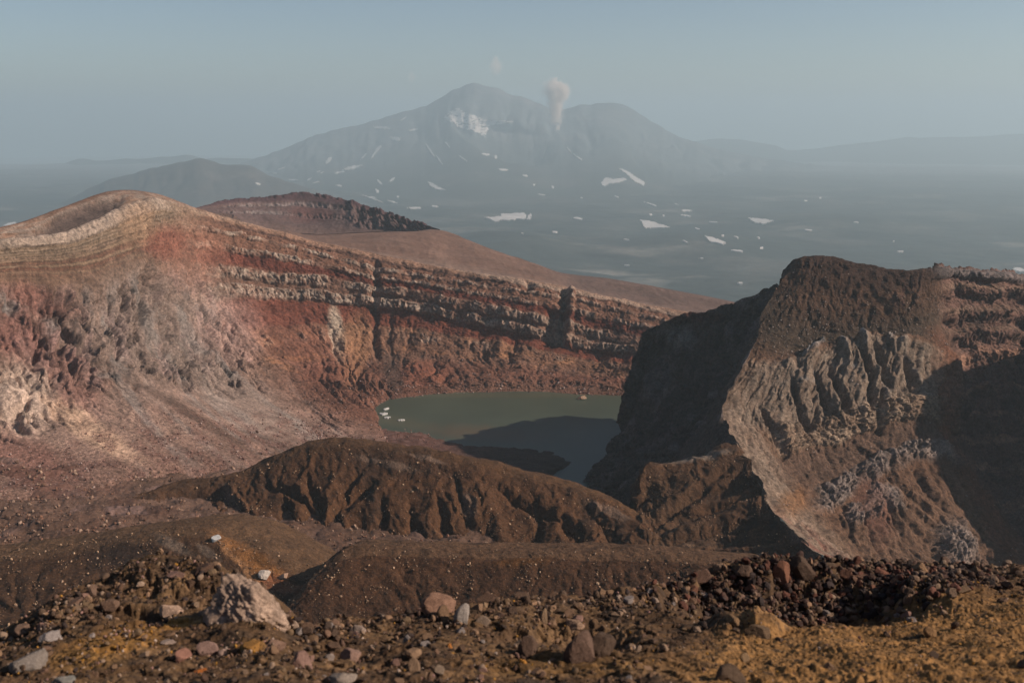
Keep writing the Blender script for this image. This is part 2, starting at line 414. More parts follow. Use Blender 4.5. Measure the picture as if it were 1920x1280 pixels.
# minerals
brown, red, grey, rust = A(106, 76, 62), A(96, 50, 36), A(150, 132, 118), A(110, 76, 58)
C = np.broadcast_to(brown, w.P.shape).copy()
C = mix(C, A(128, 96, 78), band(V, 0.9, 2.25, 0.12))
C = mix(C, A(108, 74, 58), band(Vw, 2.4, 3.9, 0.2))
C = mix(C, A(92, 46, 34), band(Vw, 3.5, 3.9, 0.1) * ss(U, 4.4, 6))
C = mix(C, red, band(Vw, 4.98, 5.95, 0.06) * ss(U, 5.2, 6.4))
C = mix(C, rust, band(Vw, 5.95, 6.9, 0.15) * 0.8)
C = mix(C, A(134, 92, 64), band(Vw, 6.0, 7.2, 0.2) * ss(fbm(S / 26, T / 14, 23, 4), 0.05, 0.35) * far)
C = mix(C, A(100, 64, 50), ss(Vw, 6.9, 7.4) * far)
C = mix(C, A(104, 72, 58), ss(Vw, 7.5, 8.5) * far * ss(U, 8, 9.5))
stone = (cliff + led1 + led2 * 0.9 + low * 0.6).clip(0, 1) * far * (1 - ss(U, 8.2, 10.5) * 0.4)
C = mix(C, grey, stone * ss(fbm(S / 7, T / 5, 6, 5) + 0.10, -0.3, 0.35) * (0.55 + 0.45 * ss(c1[1], 0.03, 0.2)))
C = mix(C, A(86, 60, 50), band(V, 2.25, 2.46, 0.06) * far)
# left wall colours
Lm = left
C = mix(C, A(132, 112, 94), Lm * band(V, 1.8, 3.0, 0.3))
C = mix(C, A(128, 105, 84), Lm * ss(np.sin(Vw * 21 + 1) + 1.2 * fbm(S / 22, V * 5, 4, 4), 0.2, 0.8) * band(V, 2.0, 3.7, 0.2) * 0.85)
C = mix(C, A(92, 72, 58), Lm * ss(np.sin(Vw * 47) + 0.7 * fbm(S / 30, V * 3, 2, 3) + 0.8 * fbm(S / 12, V * 8, 5, 4), 0.4, 0.9) * band(V, 2.2, 4.0, 0.2) * 0.85)
C = mix(C, A(110, 84, 68), Lm * band(Vw, 3.6, 4.6, 0.3) * 0.9)
C = mix(C, A(138, 120, 108), Lm * band(V, 1.0, 2.05, 0.08) * ss(fbm(S / 20, V * 6, 3, 3), -0.3, 0.2))
C = mix(C, A(164, 144, 130), lip * 0.75)
C = mix(C, A(92, 76, 70), w.spot(150, 402, 75, 16, -22, 0.3, 0.3) * ss(V, 0.9, 1.0))  # darker patch painted in as the shade of the hollow
C = mix(C, A(136, 110, 98), cm * 0.85)
C = mix(C, A(122, 118, 116), cm * ss(fbm(S / 24, T / 60, 41, 4), 0.0, 0.3) * 0.85)
C = mix(C, A(156, 124, 118), cm * ss(fbm(S / 20, T / 50, 51, 4), 0.1, 0.35) * 0.8)
C = mix(C, A(150, 120, 106), Lm * ss(V, 6.8, 7.4))
C = mix(C, A(144, 128, 120), Lm * ss(V, 6.8, 7.4) * ss(fbm(S / 26 + T / 90, T / 160, 61, 4), 0.0, 0.3))
C = mix(C, A(120, 84, 70), Lm * ss(V, 7.6, 9.0) * 0.6)
C = mix(C, A(136, 84, 74), np.maximum(w.spot(35, 625, 50, 40), w.spot(80, 560, 70, 22, 15)) * 0.6)
C = mix(C, A(150, 104, 94), w.spot(110, 680, 45, 110, -38) * 0.6)
C = mix(C, A(206, 178, 160), w.spot(40, 740, 55, 65, -10) * 0.85)
C = mix(C, A(204, 166, 138), w.spot(170, 805, 95, 20, 33) * 0.85)
C = mix(C, A(138, 88, 76), w.spot(40, 860, 110, 40, 18) * 0.6)
C = mix(C, A(84, 62, 52), w.spot(330, 760, 170, 9, 31, 0.6) * 0.7)
C = mix(C, A(84, 62, 52), w.spot(520, 835, 60, 8, 20, 0.6) * 0.7)
C = mix(C, A(150, 132, 122), w.spot(290, 610, 130, 110, 0) * 0.45)
C = mix(C, A(160, 126, 118), w.spot(430, 620, 60, 60, 40) * 0.5)
C = mix(C, A(146, 128, 118), w.spot(440, 740, 120, 38, 36) * 0.6)
C = mix(C, A(122, 66, 52), w.spot(310, 455, 40, 30) * 0.7)
C = mix(C, A(148, 96, 78), w.spot(360, 480, 60, 60) * 0.4)
C = mix(C, A(146, 114, 88), w.spot(255, 420, 35, 40, 20) * 0.6)
C = mix(C, A(168, 150, 132), w.spot(632, 625, 13, 52, -8, 0.4) * 0.9)
C = mix(C, A(134, 94, 66), w.spot(665, 650, 30, 60, 10) * 0.75)
C = mix(C, A(128, 74, 54), w.spot(800, 700, 45, 22) * 0.6)
C = mix(C, A(66, 52, 46), w.spot(735, 700, 18, 45, -15) * 0.7)
C = mix(C, A(112, 64, 50), w.spot(560, 640, 110, 45, 35) * 0.5)
C = mix(C, A(156, 136, 120), w.spot(900, 510, 520, 5, 12, 0.7, 0.2) * (V < 2.4) * 0.5)
stoneflat = ss(fbm(S / 14, T / 14, 71, 4), -0.1, 0.3) * ss(V, 7.2, 8.2)
C = mix(C, A(122, 84, 74), stoneflat * Lm * 0.6)
streak = fbm((S + 6 * fbm(S / 20, T / 30, 5, 3)) / 4.5, T / 55, 83, 5, 0.6)
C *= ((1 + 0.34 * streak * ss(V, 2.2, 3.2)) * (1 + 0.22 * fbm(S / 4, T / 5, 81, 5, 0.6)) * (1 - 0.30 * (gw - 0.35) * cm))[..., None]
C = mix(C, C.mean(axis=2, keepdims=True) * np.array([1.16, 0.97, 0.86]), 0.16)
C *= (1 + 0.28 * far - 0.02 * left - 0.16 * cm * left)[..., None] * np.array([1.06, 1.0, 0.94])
M_WALL = rock_material('layered_crater_rock', 0.5, 0.62, 0.9, 1.6, 0.4)
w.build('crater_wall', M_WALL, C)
PATCHES['wall'] = w

# ------------------------------------------------------------------ crater floor left of the hill
g = Patch([
    [(-500, 1120, 278), (-200, 1110, 280), (0, 1100, 282), (150, 1100, 282), (300, 1100, 284), (450, 1105, 286), (600, 1110, 290), (760, 1110, 292), (950, 1110, 295)],
    [(-480, 1010, 316), (-200, 1010, 318), (0, 1010, 318), (150, 1008, 320), (300, 1006, 326), (450, 1006, 338), (600, 1010, 350), (760, 1010, 355), (950, 1010, 356)],
    [(-450, 950, 346), (-180, 950, 348), (20, 950, 350), (160, 948, 353), (300, 944, 360), (430, 940, 374), (580, 940, 392), (760, 940, 410), (950, 940, 415)],
    [(-400, 905, 376), (-150, 905, 380), (50, 903, 386), (190, 900, 396), (330, 898, 408), (460, 898, 428), (600, 898, 452), (760, 898, 480), (950, 900, 500)],
    [(-350, 870, 390), (-100, 868, 398), (90, 868, 412), (240, 870, 428), (380, 872, 448), (520, 874, 470), (660, 872, 505), (800, 866, 545), (950, 868, 555)],
    [(-330, 850, 400), (-80, 850, 412), (110, 850, 430), (270, 850, 452), (420, 850, 480), (560, 850, 515), (690, 845, -199), (820, 840, -203), (950, 850, -205)]], step=2.2)
S, T, X, Y = g.S, g.T, g.X, g.Y
hum = fbm(X / 34, Y / 34, 3.0, 4)
g.displace(3.0 * hum * (1 + 0 * X) + 0.8 * fbm(X / 7, Y / 7, 0, 4) + 0.35 * fbm(X / 1.8, Y / 1.8, 0, 3) + 1.6 * (ridge(X / 18, Y / 18, 4, 3) - 0.6))
g.displace(-4.0 * g.spot(330, 960, 170, 55, 0, 0.6, 0.2), (0, 0, 1))
g.rugged(2.2, 9.0, 1.0, 6); g.rugged(0.8, 2.5, 1.0, 4)
C = np.broadcast_to(A(112, 82, 66), g.P.shape).copy()
C = mix(C, A(96, 66, 52), ss(hum, 0.0, 0.35)); C = mix(C, A(136, 104, 94), ss(fbm(X / 14, Y / 14, 9, 4), 0.1, 0.4) * 0.8)
C = mix(C, A(122, 80, 66), g.spot(60, 900, 150, 30) * 0.7)
C = mix(C, A(92, 66, 48), g.spot(270, 880, 60, 16) * 0.8)
C = mix(C, A(98, 68, 50), ss(g.py, 945, 985) * 0.5)
M_FLOOR = rock_material('crater_floor_debris', 0.8, 0.5, 0.4, 0.5, 0.3)
C *= 0.8 * (1 + 0.2 * fbm(X / 3, Y / 3, 8, 5, 0.6))[..., None]
C = mix(C, C.mean(axis=2, keepdims=True) * np.array([1.16, 0.97, 0.86]), 0.15)
g.build('crater_floor', M_FLOOR, C); PATCHES['floor'] = g

# ------------------------------------------------------------------ lake and its low shore
lake = Patch([[np.array([x, y, -200.0]) for x in np.linspace(-125, 140, 12)] for y in np.linspace(495, 735, 12)], step=3.5)
lake.flip = False
m = bpy.data.materials.new('lake_water'); m.use_nodes = True
t = m.node_tree; b = t.nodes['Principled BSDF']
b.inputs['Base Color'].default_value = (0.060, 0.070, 0.048, 1)
b.inputs["Roughness"].default_value = 0.3; b.inputs["Specular IOR Level"].default_value = 0.12
tc = t.nodes.new('ShaderNodeTexCoord'); nz = t.nodes.new('ShaderNodeTexNoise'); nz.inputs['Scale'].default_value = 0.5; nz.inputs['Detail'].default_value = 5
mp = t.nodes.new('ShaderNodeMapping'); mp.inputs['Scale'].default_value = (0.5, 1.6, 1)
bp = t.nodes.new('ShaderNodeBump'); bp.inputs['Strength'].default_value = 0.10; bp.inputs['Distance'].default_value = 0.25
t.links.new(tc.outputs['Object'], mp.inputs[0]); t.links.new(mp.outputs[0], nz.inputs['Vector']); t.links.new(nz.outputs[0], bp.inputs['Height']); t.links.new(bp.outputs[0], b.inputs['Normal'])
n2 = t.nodes.new('ShaderNodeTexNoise'); n2.inputs['Scale'].default_value = 0.03; n2.inputs['Detail'].default_value = 4
cr = t.nodes.new('ShaderNodeMix'); cr.data_type = 'RGBA'
cr.blend_type = 'MULTIPLY'; cr.inputs[0].default_value = 1.0
ca = t.nodes.new('ShaderNodeAttribute'); ca.attribute_name = 'albedo'; rg = t.nodes.new('ShaderNodeMapRange'); rg.inputs[1].default_value = 0.3; rg.inputs[2].default_value = 0.7; rg.inputs[3].default_value = 0.88; rg.inputs[4].default_value = 1.12
t.links.new(ca.outputs['Color'], cr.inputs[6]); t.links.new(n2.outputs[0], rg.inputs[0]); t.links.new(rg.outputs[0], cr.inputs[7])
t.links.new(tc.outputs['Object'], n2.inputs['Vector']); t.links.new(cr.outputs[2], b.inputs['Base Color'])
C = np.broadcast_to(np.array([0.052, 0.062, 0.043]), lake.P.shape).copy()
C = mix(C, (0.085, 0.062, 0.036), lake.spot(905, 812, 95, 13, 4, 0.7, 0.5, 0.05) * 0.8)          # sediment over the shallows
C = mix(C, (0.078, 0.072, 0.044), np.maximum(lake.spot(745, 790, 60, 9, 8, 0.7, 0.4, 0.05), lake.spot(950, 741, 200, 4, 0, 0.7, 0.3, 0.05)) * 0.7)
lake.build('lake', m, C)

s0 = [(672, 790), (700, 796), (740, 799), (800, 803), (840, 818), (895, 827), (985, 831), (1055, 845), (1086, 866), (1052, 888), (1036, 915), (1030, 965)]
s1 = [(655, 800), (690, 808), (735, 812), (788, 818), (828, 832), (885, 842), (965, 846), (1030, 857), (1058, 869), (1032, 886), (1018, 912), (1010, 965)]
s2 = [(640, 815), (675, 822), (720, 828), (775, 836), (812, 848), (860, 858), (930, 864), (985, 872), (1010, 880), (1000, 895), (985, 920), (975, 970)]
s3 = [(600, 850), (640, 860), (690, 868), (740, 876), (780, 885), (830, 895), (890, 905), (940, 915), (960, 925), (950, 940), (940, 960), (930, 990)]
bch = Patch([[(a, b, -201.5) for a, b in s0], [(a, b, -199.0) for a, b in s1], [(a, b, -197.0) for a, b in s2], [(a, b, -190.0) for a, b in s3]], step=2.0)
S, T, X, Y = bch.S, bch.T, bch.X, bch.Y
bch.displace(1.1 * fbm(X / 9, Y / 9, 0, 5, 0.55), (0, 0, 1))
C = np.broadcast_to(A(92, 62, 52), bch.P.shape).copy()
C = mix(C, A(70, 54, 46), ss(bch.U, 4, 6)); C = mix(C, A(118, 86, 76), ss(fbm(X / 6, Y / 6, 2, 4), 0, 0.4) * (1 - ss(bch.U, 3, 4.5)))  # right part darkened in colour, standing in for the cliff's shadow
bch.build('lake_shore', M_FLOOR, C); PATCHES['beach'] = bch

# ------------------------------------------------------------------ the ridged hill in the middle of the crater
crest = [(215, 940, 372), (330, 908, 392), (420, 897, 400), (500, 866, 404), (560, 842, 406), (620, 829, 407), (720, 838, 404), (830, 852, 400), (950, 880, 396), (1060, 906, 391), (1140, 934, 385), (1212, 972, 377)]
base = [(200, 1016, 338), (330, 1026, 342), (420, 1034, 346), (520, 1040, 350), (600, 1044, 352), (680, 1046, 352), (760, 1048, 351), (850, 1050, 350), (950, 1052, 349), (1050, 1052, 347), (1140, 1054, 344), (1225, 1058, 340)]
rows = [[lift(p, 70, -48) for p in crest], [lift(p, 22, -7) for p in crest], crest]
for f, bul in ((0.3, 2.5), (0.65, 3.0)):
    rows.append([at(*lerp3(a, b, f)) + np.array([0, -0.4, 0.9]) * bul * 0.6 for a, b in zip(crest, base)])
rows += [base, [lift(p, -30, -10) for p in base]]
h = Patch(rows, step=1.7, cap=110)
U, V, S, T, X, Y, Z = h.U, h.V, h.S, h.T, h.X, h.Y, h.Z
face = ss(V, 1.9, 2.5) * (1 - ss(V, 4.9, 5.3))
n0 = int(np.argmax(h.V[:, 0] > 1.9))
ga = gullies(h, 17, 1.7, 0.30, 1.0, n0); gb = gullies(h, 6, 1.8, 0.2, 6.0, n0)
big = ridge(S / 30 + 0.3 * (V - 2) + 1.4 * fbm(S / 60, T / 50, 4, 4), T / 120, 1.0, 3)
vary = 0.45 + 0.8 * ss(fbm(S / 34, T / 34, 3.0, 3), -0.2, 0.3)
wp = S; g1 = 1 - ga; hgully = ga
d = face * ((big - 0.7) * 4.0 * ss(V, 2.1, 3.4) - (ga - 0.35) * 2.0 * vary - (gb - 0.35) * 1.1 * vary)
d = d + 1.4 * fbm(X / 16, Y / 16, 0, 4) + 0.3 * fbm(X / 2.5, Y / 2.5, Z / 2.5, 4)
HG = [[(572, 890), (589, 929), (599, 971), (594, 1010)], [(690, 870), (657, 903), (641, 945), (625, 977), (633, 1020)], [(700, 905), (668, 925), (641, 950)], [(770, 940), (778, 982), (773, 1034)],
      [(850, 890), (865, 929), (878, 977), (900, 1034)], [(488, 905), (552, 929), (589, 961)], [(405, 915), (425, 934), (462, 977), (483, 1013)], [(930, 905), (963, 934), (1042, 971), (1078, 1005)],
      [(820, 930), (830, 975), (845, 1030)], [(520, 900), (535, 950), (548, 1015)], [(1000, 925), (1010, 970), (1000, 1030)], [(720, 930), (715, 975), (700, 1030)], [(1090, 940), (1130, 975), (1150, 1020)], [(340, 930), (360, 970), (365, 1010)]]
d = d - face * 3.6 * h.lines(HG, 20, 9, 0.05) + face * 1.4 * h.lines([[(740, 880), (700, 930), (690, 1010)], [(640, 880), (615, 930), (612, 1000)], [(830, 890), (805, 960), (800, 1030)], [(900, 905), (930, 970), (950, 1035)], [(545, 890), (562, 945), (570, 1010)], [(400, 905), (440, 925), (500, 1000)], [(1050, 930), (1040, 1000), (1060, 1035)]], 30)
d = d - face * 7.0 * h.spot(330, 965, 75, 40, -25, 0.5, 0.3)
h.displace(d * ss(V, 0.5, 1.5))
h.rugged(2.4, 12.0, 1.0, 6); h.rugged(0.5, 2.5, 1.0, 4)
C = np.broadcast_to(A(98, 70, 50), h.P.shape).copy()
C = mix(C, A(100, 74, 54), ss(g1, 0.7, 1.0) * face * 0.5)
C = mix(C, A(66, 50, 40), ss(fbm(wp / 14, T / 40, 6, 4), 0.0, 0.4) * 0.8)
C = mix(C, A(104, 78, 56), (1 - ss(V, 2.0, 2.6)) * 0.8)
C = mix(C, A(70, 52, 42), h.spot(350, 960, 100, 50) * 0.8)  # shade in the concave left end painted as a darker patch
C = mix(C, A(146, 108, 82), h.lines([[(395, 930), (420, 960), (445, 1010)], [(440, 925), (470, 960), (500, 1000)], [(690, 960), (725, 1000), (765, 1035)], [(800, 975), (850, 1015), (890, 1040)], [(390, 960), (375, 990), (385, 1010)]], 7) * 0.6)
C = mix(C, A(74, 54, 42), h.spot(760, 868, 130, 24, 8) * 0.7)
for a in ((725, 868, 55, 6, 12), (880, 945, 12, 22, -25), (1140, 955, 40, 7, 22), (800, 858, 40, 4, 14), (435, 940, 8, 40, -30), (445, 975, 6, 40, -25)):
    C = mix(C, A(138, 118, 106), h.spot(*a, 0.5, 0.5) * 0.65)
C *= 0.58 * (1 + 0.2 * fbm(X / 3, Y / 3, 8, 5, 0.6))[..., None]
M_HILL = rock_material('brown_scoria_hill', 1.0, 0.55, 0.8, 0.7, 0.5)
C *= np.array([1.12, 0.98, 0.86])
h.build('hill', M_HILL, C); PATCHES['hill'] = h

# ------------------------------------------------------------------ left mound and near mound below the viewpoint
def mound(name, crest, base, back=(60, -14), bul=1.5, step=1.8):
    rows = [[lift(p, back[0], back[1] * 2) for p in crest], [lift(p, back[0] * 0.25, back[1] * 0.2) for p in crest], crest]
    rows.append([at(*lerp3(a, b, 0.5)) + np.array([0, -0.4, 0.9]) * bul for a, b in zip(crest, base)])
    rows += [base, [lift(p, -40, -12) for p in base]]
    return Patch(rows, step=step, cap=120)
k = mound('left', [(-300, 1085, 285), (-120, 1062, 290), (0, 1046, 294), (130, 1031, 298), (270, 1009, 301), (400, 1002, 300), (470, 1024, 296), (540, 1064, 288), (590, 1095, 280)],
          [(-320, 1200, 250), (-130, 1190, 252), (0, 1184, 254), (130, 1176, 256), (270, 1166, 260), (400, 1160, 263), (490, 1150, 265), (560, 1140, 267), (610, 1150, 262)], (50, -7), 1.6)
V, S, T, X, Y, Z = k.V, k.S, k.T, k.X, k.Y, k.Z
k.rugged(1.8, 9.0, 1.0, 6); k.rugged(0.5, 2.5, 1.0, 4)
k.displace((1.6 * fbm(X / 20, Y / 20, 0, 4) + -(gullies(k, 12, 2, 0.0, 5.0) - 0.35) * 1.3 * ss(V, 2.2, 3) + 0.22 * fbm(X / 1.5, Y / 1.5, Z, 3)) * ss(V, 0.4, 1.4))
C = np.broadcast_to(A(84, 62, 46), k.P.shape).copy()
C = mix(C, A(108, 84, 64), (1 - ss(V, 2.0, 2.25)))
C = mix(C, A(64, 50, 42), k.spot(230, 1040, 60, 25) * 0.8)
C = mix(C, A(134, 118, 106), np.maximum(k.spot(325, 1022, 35, 9, 28), k.spot(390, 1035, 25, 7, 40)) * 0.7)
C = mix(C, A(150, 106, 66), k.spot(470, 1048, 85, 17, 33, 0.5, 0.45) * 0.95)
C = mix(C, A(170, 128, 92), k.spot(460, 1065, 70, 6, 42, 0.5, 0.5) * 0.9)
C = mix(C, A(150, 100, 74), k.spot(520, 1095, 40, 14, 20) * 0.8)
C = mix(C, A(84, 58, 30), k.spot(490, 1050, 18, 10, 30) * 0.7)
C *= 0.62 * (1 + 0.2 * fbm(X / 2, Y / 2, 8, 5, 0.6))[..., None]
C *= np.array([1.12, 0.98, 0.86])
k.build('left_mound', M_HILL, C); PATCHES['left_mound'] = k

k = mound('near', [(515, 1165, 246), (560, 1118, 252), (600, 1075, 260), (645, 1047, 265), (760, 1043, 268), (900, 1046, 268), (1050, 1047, 267), (1200, 1050, 265), (1320, 1058, 262), (1480, 1075, 256), (1700, 1090, 250), (2300, 1120, 235)],
          [(540, 1200, 236), (590, 1172, 240), (650, 1164, 243), (700, 1160, 245), (800, 1156, 247), (920, 1156, 248), (1060, 1156, 248), (1200, 1158, 247), (1330, 1164, 244), (1490, 1170, 240), (1700, 1180, 236), (2320, 1210, 220)], (70, -18), 1.2)
V, S, T, X, Y, Z = k.V, k.S, k.T, k.X, k.Y, k.Z
k.rugged(1.4, 7.0, 1.0, 6); k.rugged(0.45, 2.2, 1.0, 4)
k.displace((0.9 * fbm(X / 18, Y / 18, 0, 4) + -0.7 * (gullies(k, 8, 2, 0.0, 5.0) - 0.35) * ss(V, 2.1, 2.6) + 0.25 * fbm(X / 1.4, Y / 1.4, Z, 3)) * ss(V, 0.4, 1.4))
C = np.broadcast_to(A(84, 60, 44), k.P.shape).copy()
C = mix(C, A(112, 86, 66), (1 - ss(V, 1.98, 2.06)))
C = mix(C, A(64, 48, 38), ss(fbm(X / 8, Z / 4, 3, 4), 0, 0.4) * 0.7)
C = mix(C, A(110, 76, 44), k.spot(975, 1055, 50, 8) * 0.7)
C *= 0.62 * (1 + 0.2 * fbm(X / 2, Z / 2, 8, 5, 0.6))[..., None]
C *= np.array([1.12, 0.98, 0.86])
k.build('near_mound', M_HILL, C); PATCHES['near_mound'] = k

# ------------------------------------------------------------------ the great cliff on the right
RIDGE = [(1490, 489, 572), (1440, 566, 542), (1394, 680, 500), (1352, 767, 452)]
SHADE_COLS = [
    [(1330, 632, 650), (1325, 660, 648), (1320, 690, 645), (1318, 720, 640), (1315, 755, 632)],
    [(1236, 640, 622), (1226, 680, 622), (1215, 715, 622), (1206, 760, 621), (1198, 806, 620)],
    [(1206, 622, 590), (1192, 680, 598), (1174, 745, 600), (1164, 800, 600), (1158, 862, -201)],
    [(1236, 608, 584), (1214, 690, 592), (1194, 760, 588), (1172, 815, 582), (1140, 868, -201)],
    [(1276, 588, 578), (1246, 690, 580), (1222, 770, 572), (1188, 832, 562), (1118, 880, -201)],
    [(1310, 587, 577), (1272, 690, 572), (1244, 776, 558), (1204, 838, 548), (1108, 890, -201)],
    [(1352, 574, 575), (1308, 680, 562), (1272, 780, 542), (1226, 846, 528), (1098, 905, -201)],
    [(1420, 552, 573), (1358, 670, 545), (1308, 785, 515), (1250, 856, 500), (1118, 930, -200)],
    [(1450, 535, 575), (1385, 665, 534), (1328, 785, 498), (1266, 858, 484), (1150, 945, -196)],
    [RIDGE[0], (1424, 615, 524), (1352, 767, 452), (1296, 848, 446), (1185, 950, -188)],
    [(1491, 489, 572), (1425, 615, 524), (1354, 769, 451), (1390, 848, 411), (1320, 935, 392)]]
rows = [[c[i] for c in SHADE_COLS] for i in range(5)]
rows.append([lift(c[4], -10, -8) for c in SHADE_COLS])
b1 = Patch(rows, step=1.8, cap=120)
U, V, S, T, X, Y, Z = b1.U, b1.V, b1.S, b1.T, b1.X, b1.Y, b1.Z
hold = 1 - ss(U, 8.3, 8.9)
c1 = cells(S / 9 + 0.5 * fbm(X / 20, Z / 20), T / 16); c2 = cells(S / 3, T / 6)
d = 5.0 * fbm(X / 30, Y / 30, Z / 30, 5, 0.55) + (c1[2] - 0.5) * 5 - 1.5 * (1 - ss(c1[1], 0.02, 0.2)) + (c2[2] - 0.5) * 1.6
d = d + (ridge(S / 14, T / 70, 3, 4) - 0.6) * 8 + 2.2 * (cells(S / 5.5, V * 0 + 1)[2] - 0.3) * (1 - ss(V, 0.0, 0.35)) * ss(U, 2, 3) * (1 - ss(U, 6, 7))
b1.displace(d * hold * (0.5 + 0.5 * ss(V, 0, 0.3)))
b1.rugged(4.0, 16.0)
b1.rugged(1.6, 4.0, hold, 4)
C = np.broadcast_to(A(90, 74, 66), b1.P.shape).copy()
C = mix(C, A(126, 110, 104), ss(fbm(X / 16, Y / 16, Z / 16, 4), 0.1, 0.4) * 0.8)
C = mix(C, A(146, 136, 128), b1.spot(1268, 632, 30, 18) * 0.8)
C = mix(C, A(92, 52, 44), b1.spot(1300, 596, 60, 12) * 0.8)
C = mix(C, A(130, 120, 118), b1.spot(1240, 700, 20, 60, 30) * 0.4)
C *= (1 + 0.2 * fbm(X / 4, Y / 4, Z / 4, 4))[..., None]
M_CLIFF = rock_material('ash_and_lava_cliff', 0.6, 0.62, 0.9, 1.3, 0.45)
C *= 0.72  # rock colour darkened to deepen the shade on this side
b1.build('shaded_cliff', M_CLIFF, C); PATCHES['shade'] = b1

FACE_COLS = [
    [RIDGE[0], (1440, 566, 542), (1394, 680, 500), (1352, 767, 452), (1392, 850, 410), (1438, 935, 366), (1512, 1020, 326), (1605, 1090, 298)],
    [(1506, 482, 568), (1462, 600, 528), (1424, 690, 494), (1396, 780, 452), (1424, 852, 418), (1476, 938, 380), (1552, 1024, 344), (1632, 1096, 318)],
    [(1532, 479, 566), (1500, 625, 522), (1472, 688, 496), (1446, 800, 450), (1466, 852, 434), (1534, 945, 402), (1606, 1032, 368), (1668, 1104, 345)],
    [(1566, 484, 564), (1540, 634, 520), (1522, 672, 500), (1502, 792, 458), (1518, 846, 446), (1568, 925, 420), (1636, 1020, 388), (1696, 1104, 362)],
    [(1600, 491, 561), (1576, 632, 520), (1568, 655, 508), (1556, 778, 466), (1570, 832, 456), (1612, 898, 436), (1674, 1012, 402), (1732, 1104, 374)],
    [(1640, 497, 557), (1620, 622, 522), (1618, 642, 512), (1610, 760, 474), (1620, 812, 465), (1650, 868, 450), (1716, 1004, 412), (1768, 1104, 382)],
    [(1682, 503, 553), (1664, 620, 522), (1664, 640, 513), (1664, 742, 482), (1676, 792, 474), (1698, 850, 460), (1764, 998, 420), (1808, 1104, 390)],
    [(1722, 505, 550), (1710, 606, 526), (1718, 645, 514), (1730, 735, 491), (1740, 786, 483), (1758, 842, 470), (1822, 992, 430), (1862, 1100, 396)],
    [(1750, 506, 548), (1748, 604, 528), (1776, 680, 512), (1778, 750, 496), (1774, 806, 486), (1800, 860, 474), (1866, 980, 440), (1918, 1096, 402)],
    [(1782, 507, 548), (1788, 592, 546), (1815, 690, 540), (1822, 756, 530), (1826, 815, 520), (1850, 880, 506), (1915, 980, 466), (1985, 1092, 420)],
    [(1850, 512, 542), (1862, 590, 540), (1880, 680, 534), (1896, 756, 526), (1910, 820, 517), (1930, 880, 504), (1990, 980, 466), (2060, 1092, 425)],
    [(1925, 521, 530), (1945, 600, 525), (1975, 690, 518), (2005, 770, 505), (2030, 830, 495), (2060, 890, 480), (2110, 985, 450), (2170, 1092, 415)],
    [(2080, 580, 505), (2110, 600, 490), (2140, 700, 475), (2170, 780, 462), (2195, 840, 450), (2220, 900, 438), (2260, 990, 415), (2300, 1092, 385)],
    [(2330, 428, 480), (2350, 480, 470), (2380, 620, 445), (2410, 740, 425), (2430, 820, 410), (2450, 890, 395), (2480, 1000, 370), (2500, 1100, 345)],
    [(2620, 470, 440), (2630, 580, 420), (2640, 680, 400), (2650, 780, 380), (2660, 860, 365), (2670, 930, 350), (2680, 1020, 330), (2690, 1120, 310)]]
for k_, a_ in ((8, 10), (9, 44), (10, 60), (11, 100), (12, 95)):
    FACE_COLS[k_] = [(x, y, Y + a_ * (1 - i / 8)) for i, (x, y, Y) in enumerate(FACE_COLS[k_])]
rows = [[lift(c[0], 60, -55) for c in FACE_COLS], [lift(c[0], 14, -5) for c in FACE_COLS]]
rows += [[c[i] for c in FACE_COLS] for i in range(8)]
rows.append([lift(c[7], -40, -18) for c in FACE_COLS])
f = Patch(rows, step=1.7, cap=110)
U, V, S, T, X, Y, Z = f.U, f.V - 2, f.S, f.T, f.X, f.Y, f.Z      # V: 0 crest .. 7 foot
hold = ss(U, 0.0, 0.5)
lit = 1 - ss(U, 8.0, 9.0)
Vw = V + 0.12 * fbm(S / 18, V * 0.7, 1.0, 4)
top = band(V, 0.05, 1.15, 0.2)
c1 = cells(S / 2.0 + 0.8 * fbm(S / 7, T / 7, 0, 3), T / 3.6); c2 = cells(S / 0.95, T / 1.5); c3 = cells(S / 9 + 0.8 * fbm(S / 12, T / 12, 6, 3), T / 13)
blocks = (c1[2] - 0.5) * 2.4 + (c2[2] - 0.5) * 1.1 - 1.3 * (1 - ss(c1[1], 0.02, 0.22)) + (c3[2] - 0.5) * 2.2
wob = S + 4 * fbm(S / 18, T / 30, 0, 3)
d = 2.4 * fbm(X / 34, Y / 34, Z / 34, 4)
i0, i2 = int(np.argmax(V[:, 0] > 0.05)), int(np.argmax(V[:, 0] > 1.75))
gt = gullies(f, 8, 4, 0.0, 2.0, i0); gf = gullies(f, 12, 5, 0.30, 7.0, i2); gf2 = gullies(f, 4, 4, 0.25, 9.0, i2)
d = d - top * lit * ((gt - 0.35) * 1.5 * ss(fbm(S / 16, T / 16, 8, 3), -0.3, 0.3) - 1.2 * fbm(S / 6, T / 6, 0, 5))
sl = S + 9 * V
fan = -(gf - 0.35) * 1.4 - (gf2 - 0.35) * 0.7 + (ridge(sl / 26 + 0.8 * fbm(S / 60, T / 90, 3, 3), T / 140, 7.0, 2) - 0.65) * 5.0
fan = fan + (ridge(sl / 6.0 + 0.9 * fbm(S / 30, T / 90, 3, 3), T / 160, 17.0, 2) - 0.6) * 2.0 * ss(fbm(S / 20, T / 40, 51, 3), -0.4, 0.2) + (ridge(sl / 2.3 + 0.5 * fbm(S / 20, T / 70, 3, 3), T / 110, 27.0, 2) - 0.6) * 1.2
d = d + band(Vw, 1.6, 3.2, 0.35) * fan * lit * ss(U, 1.2, 3.5)
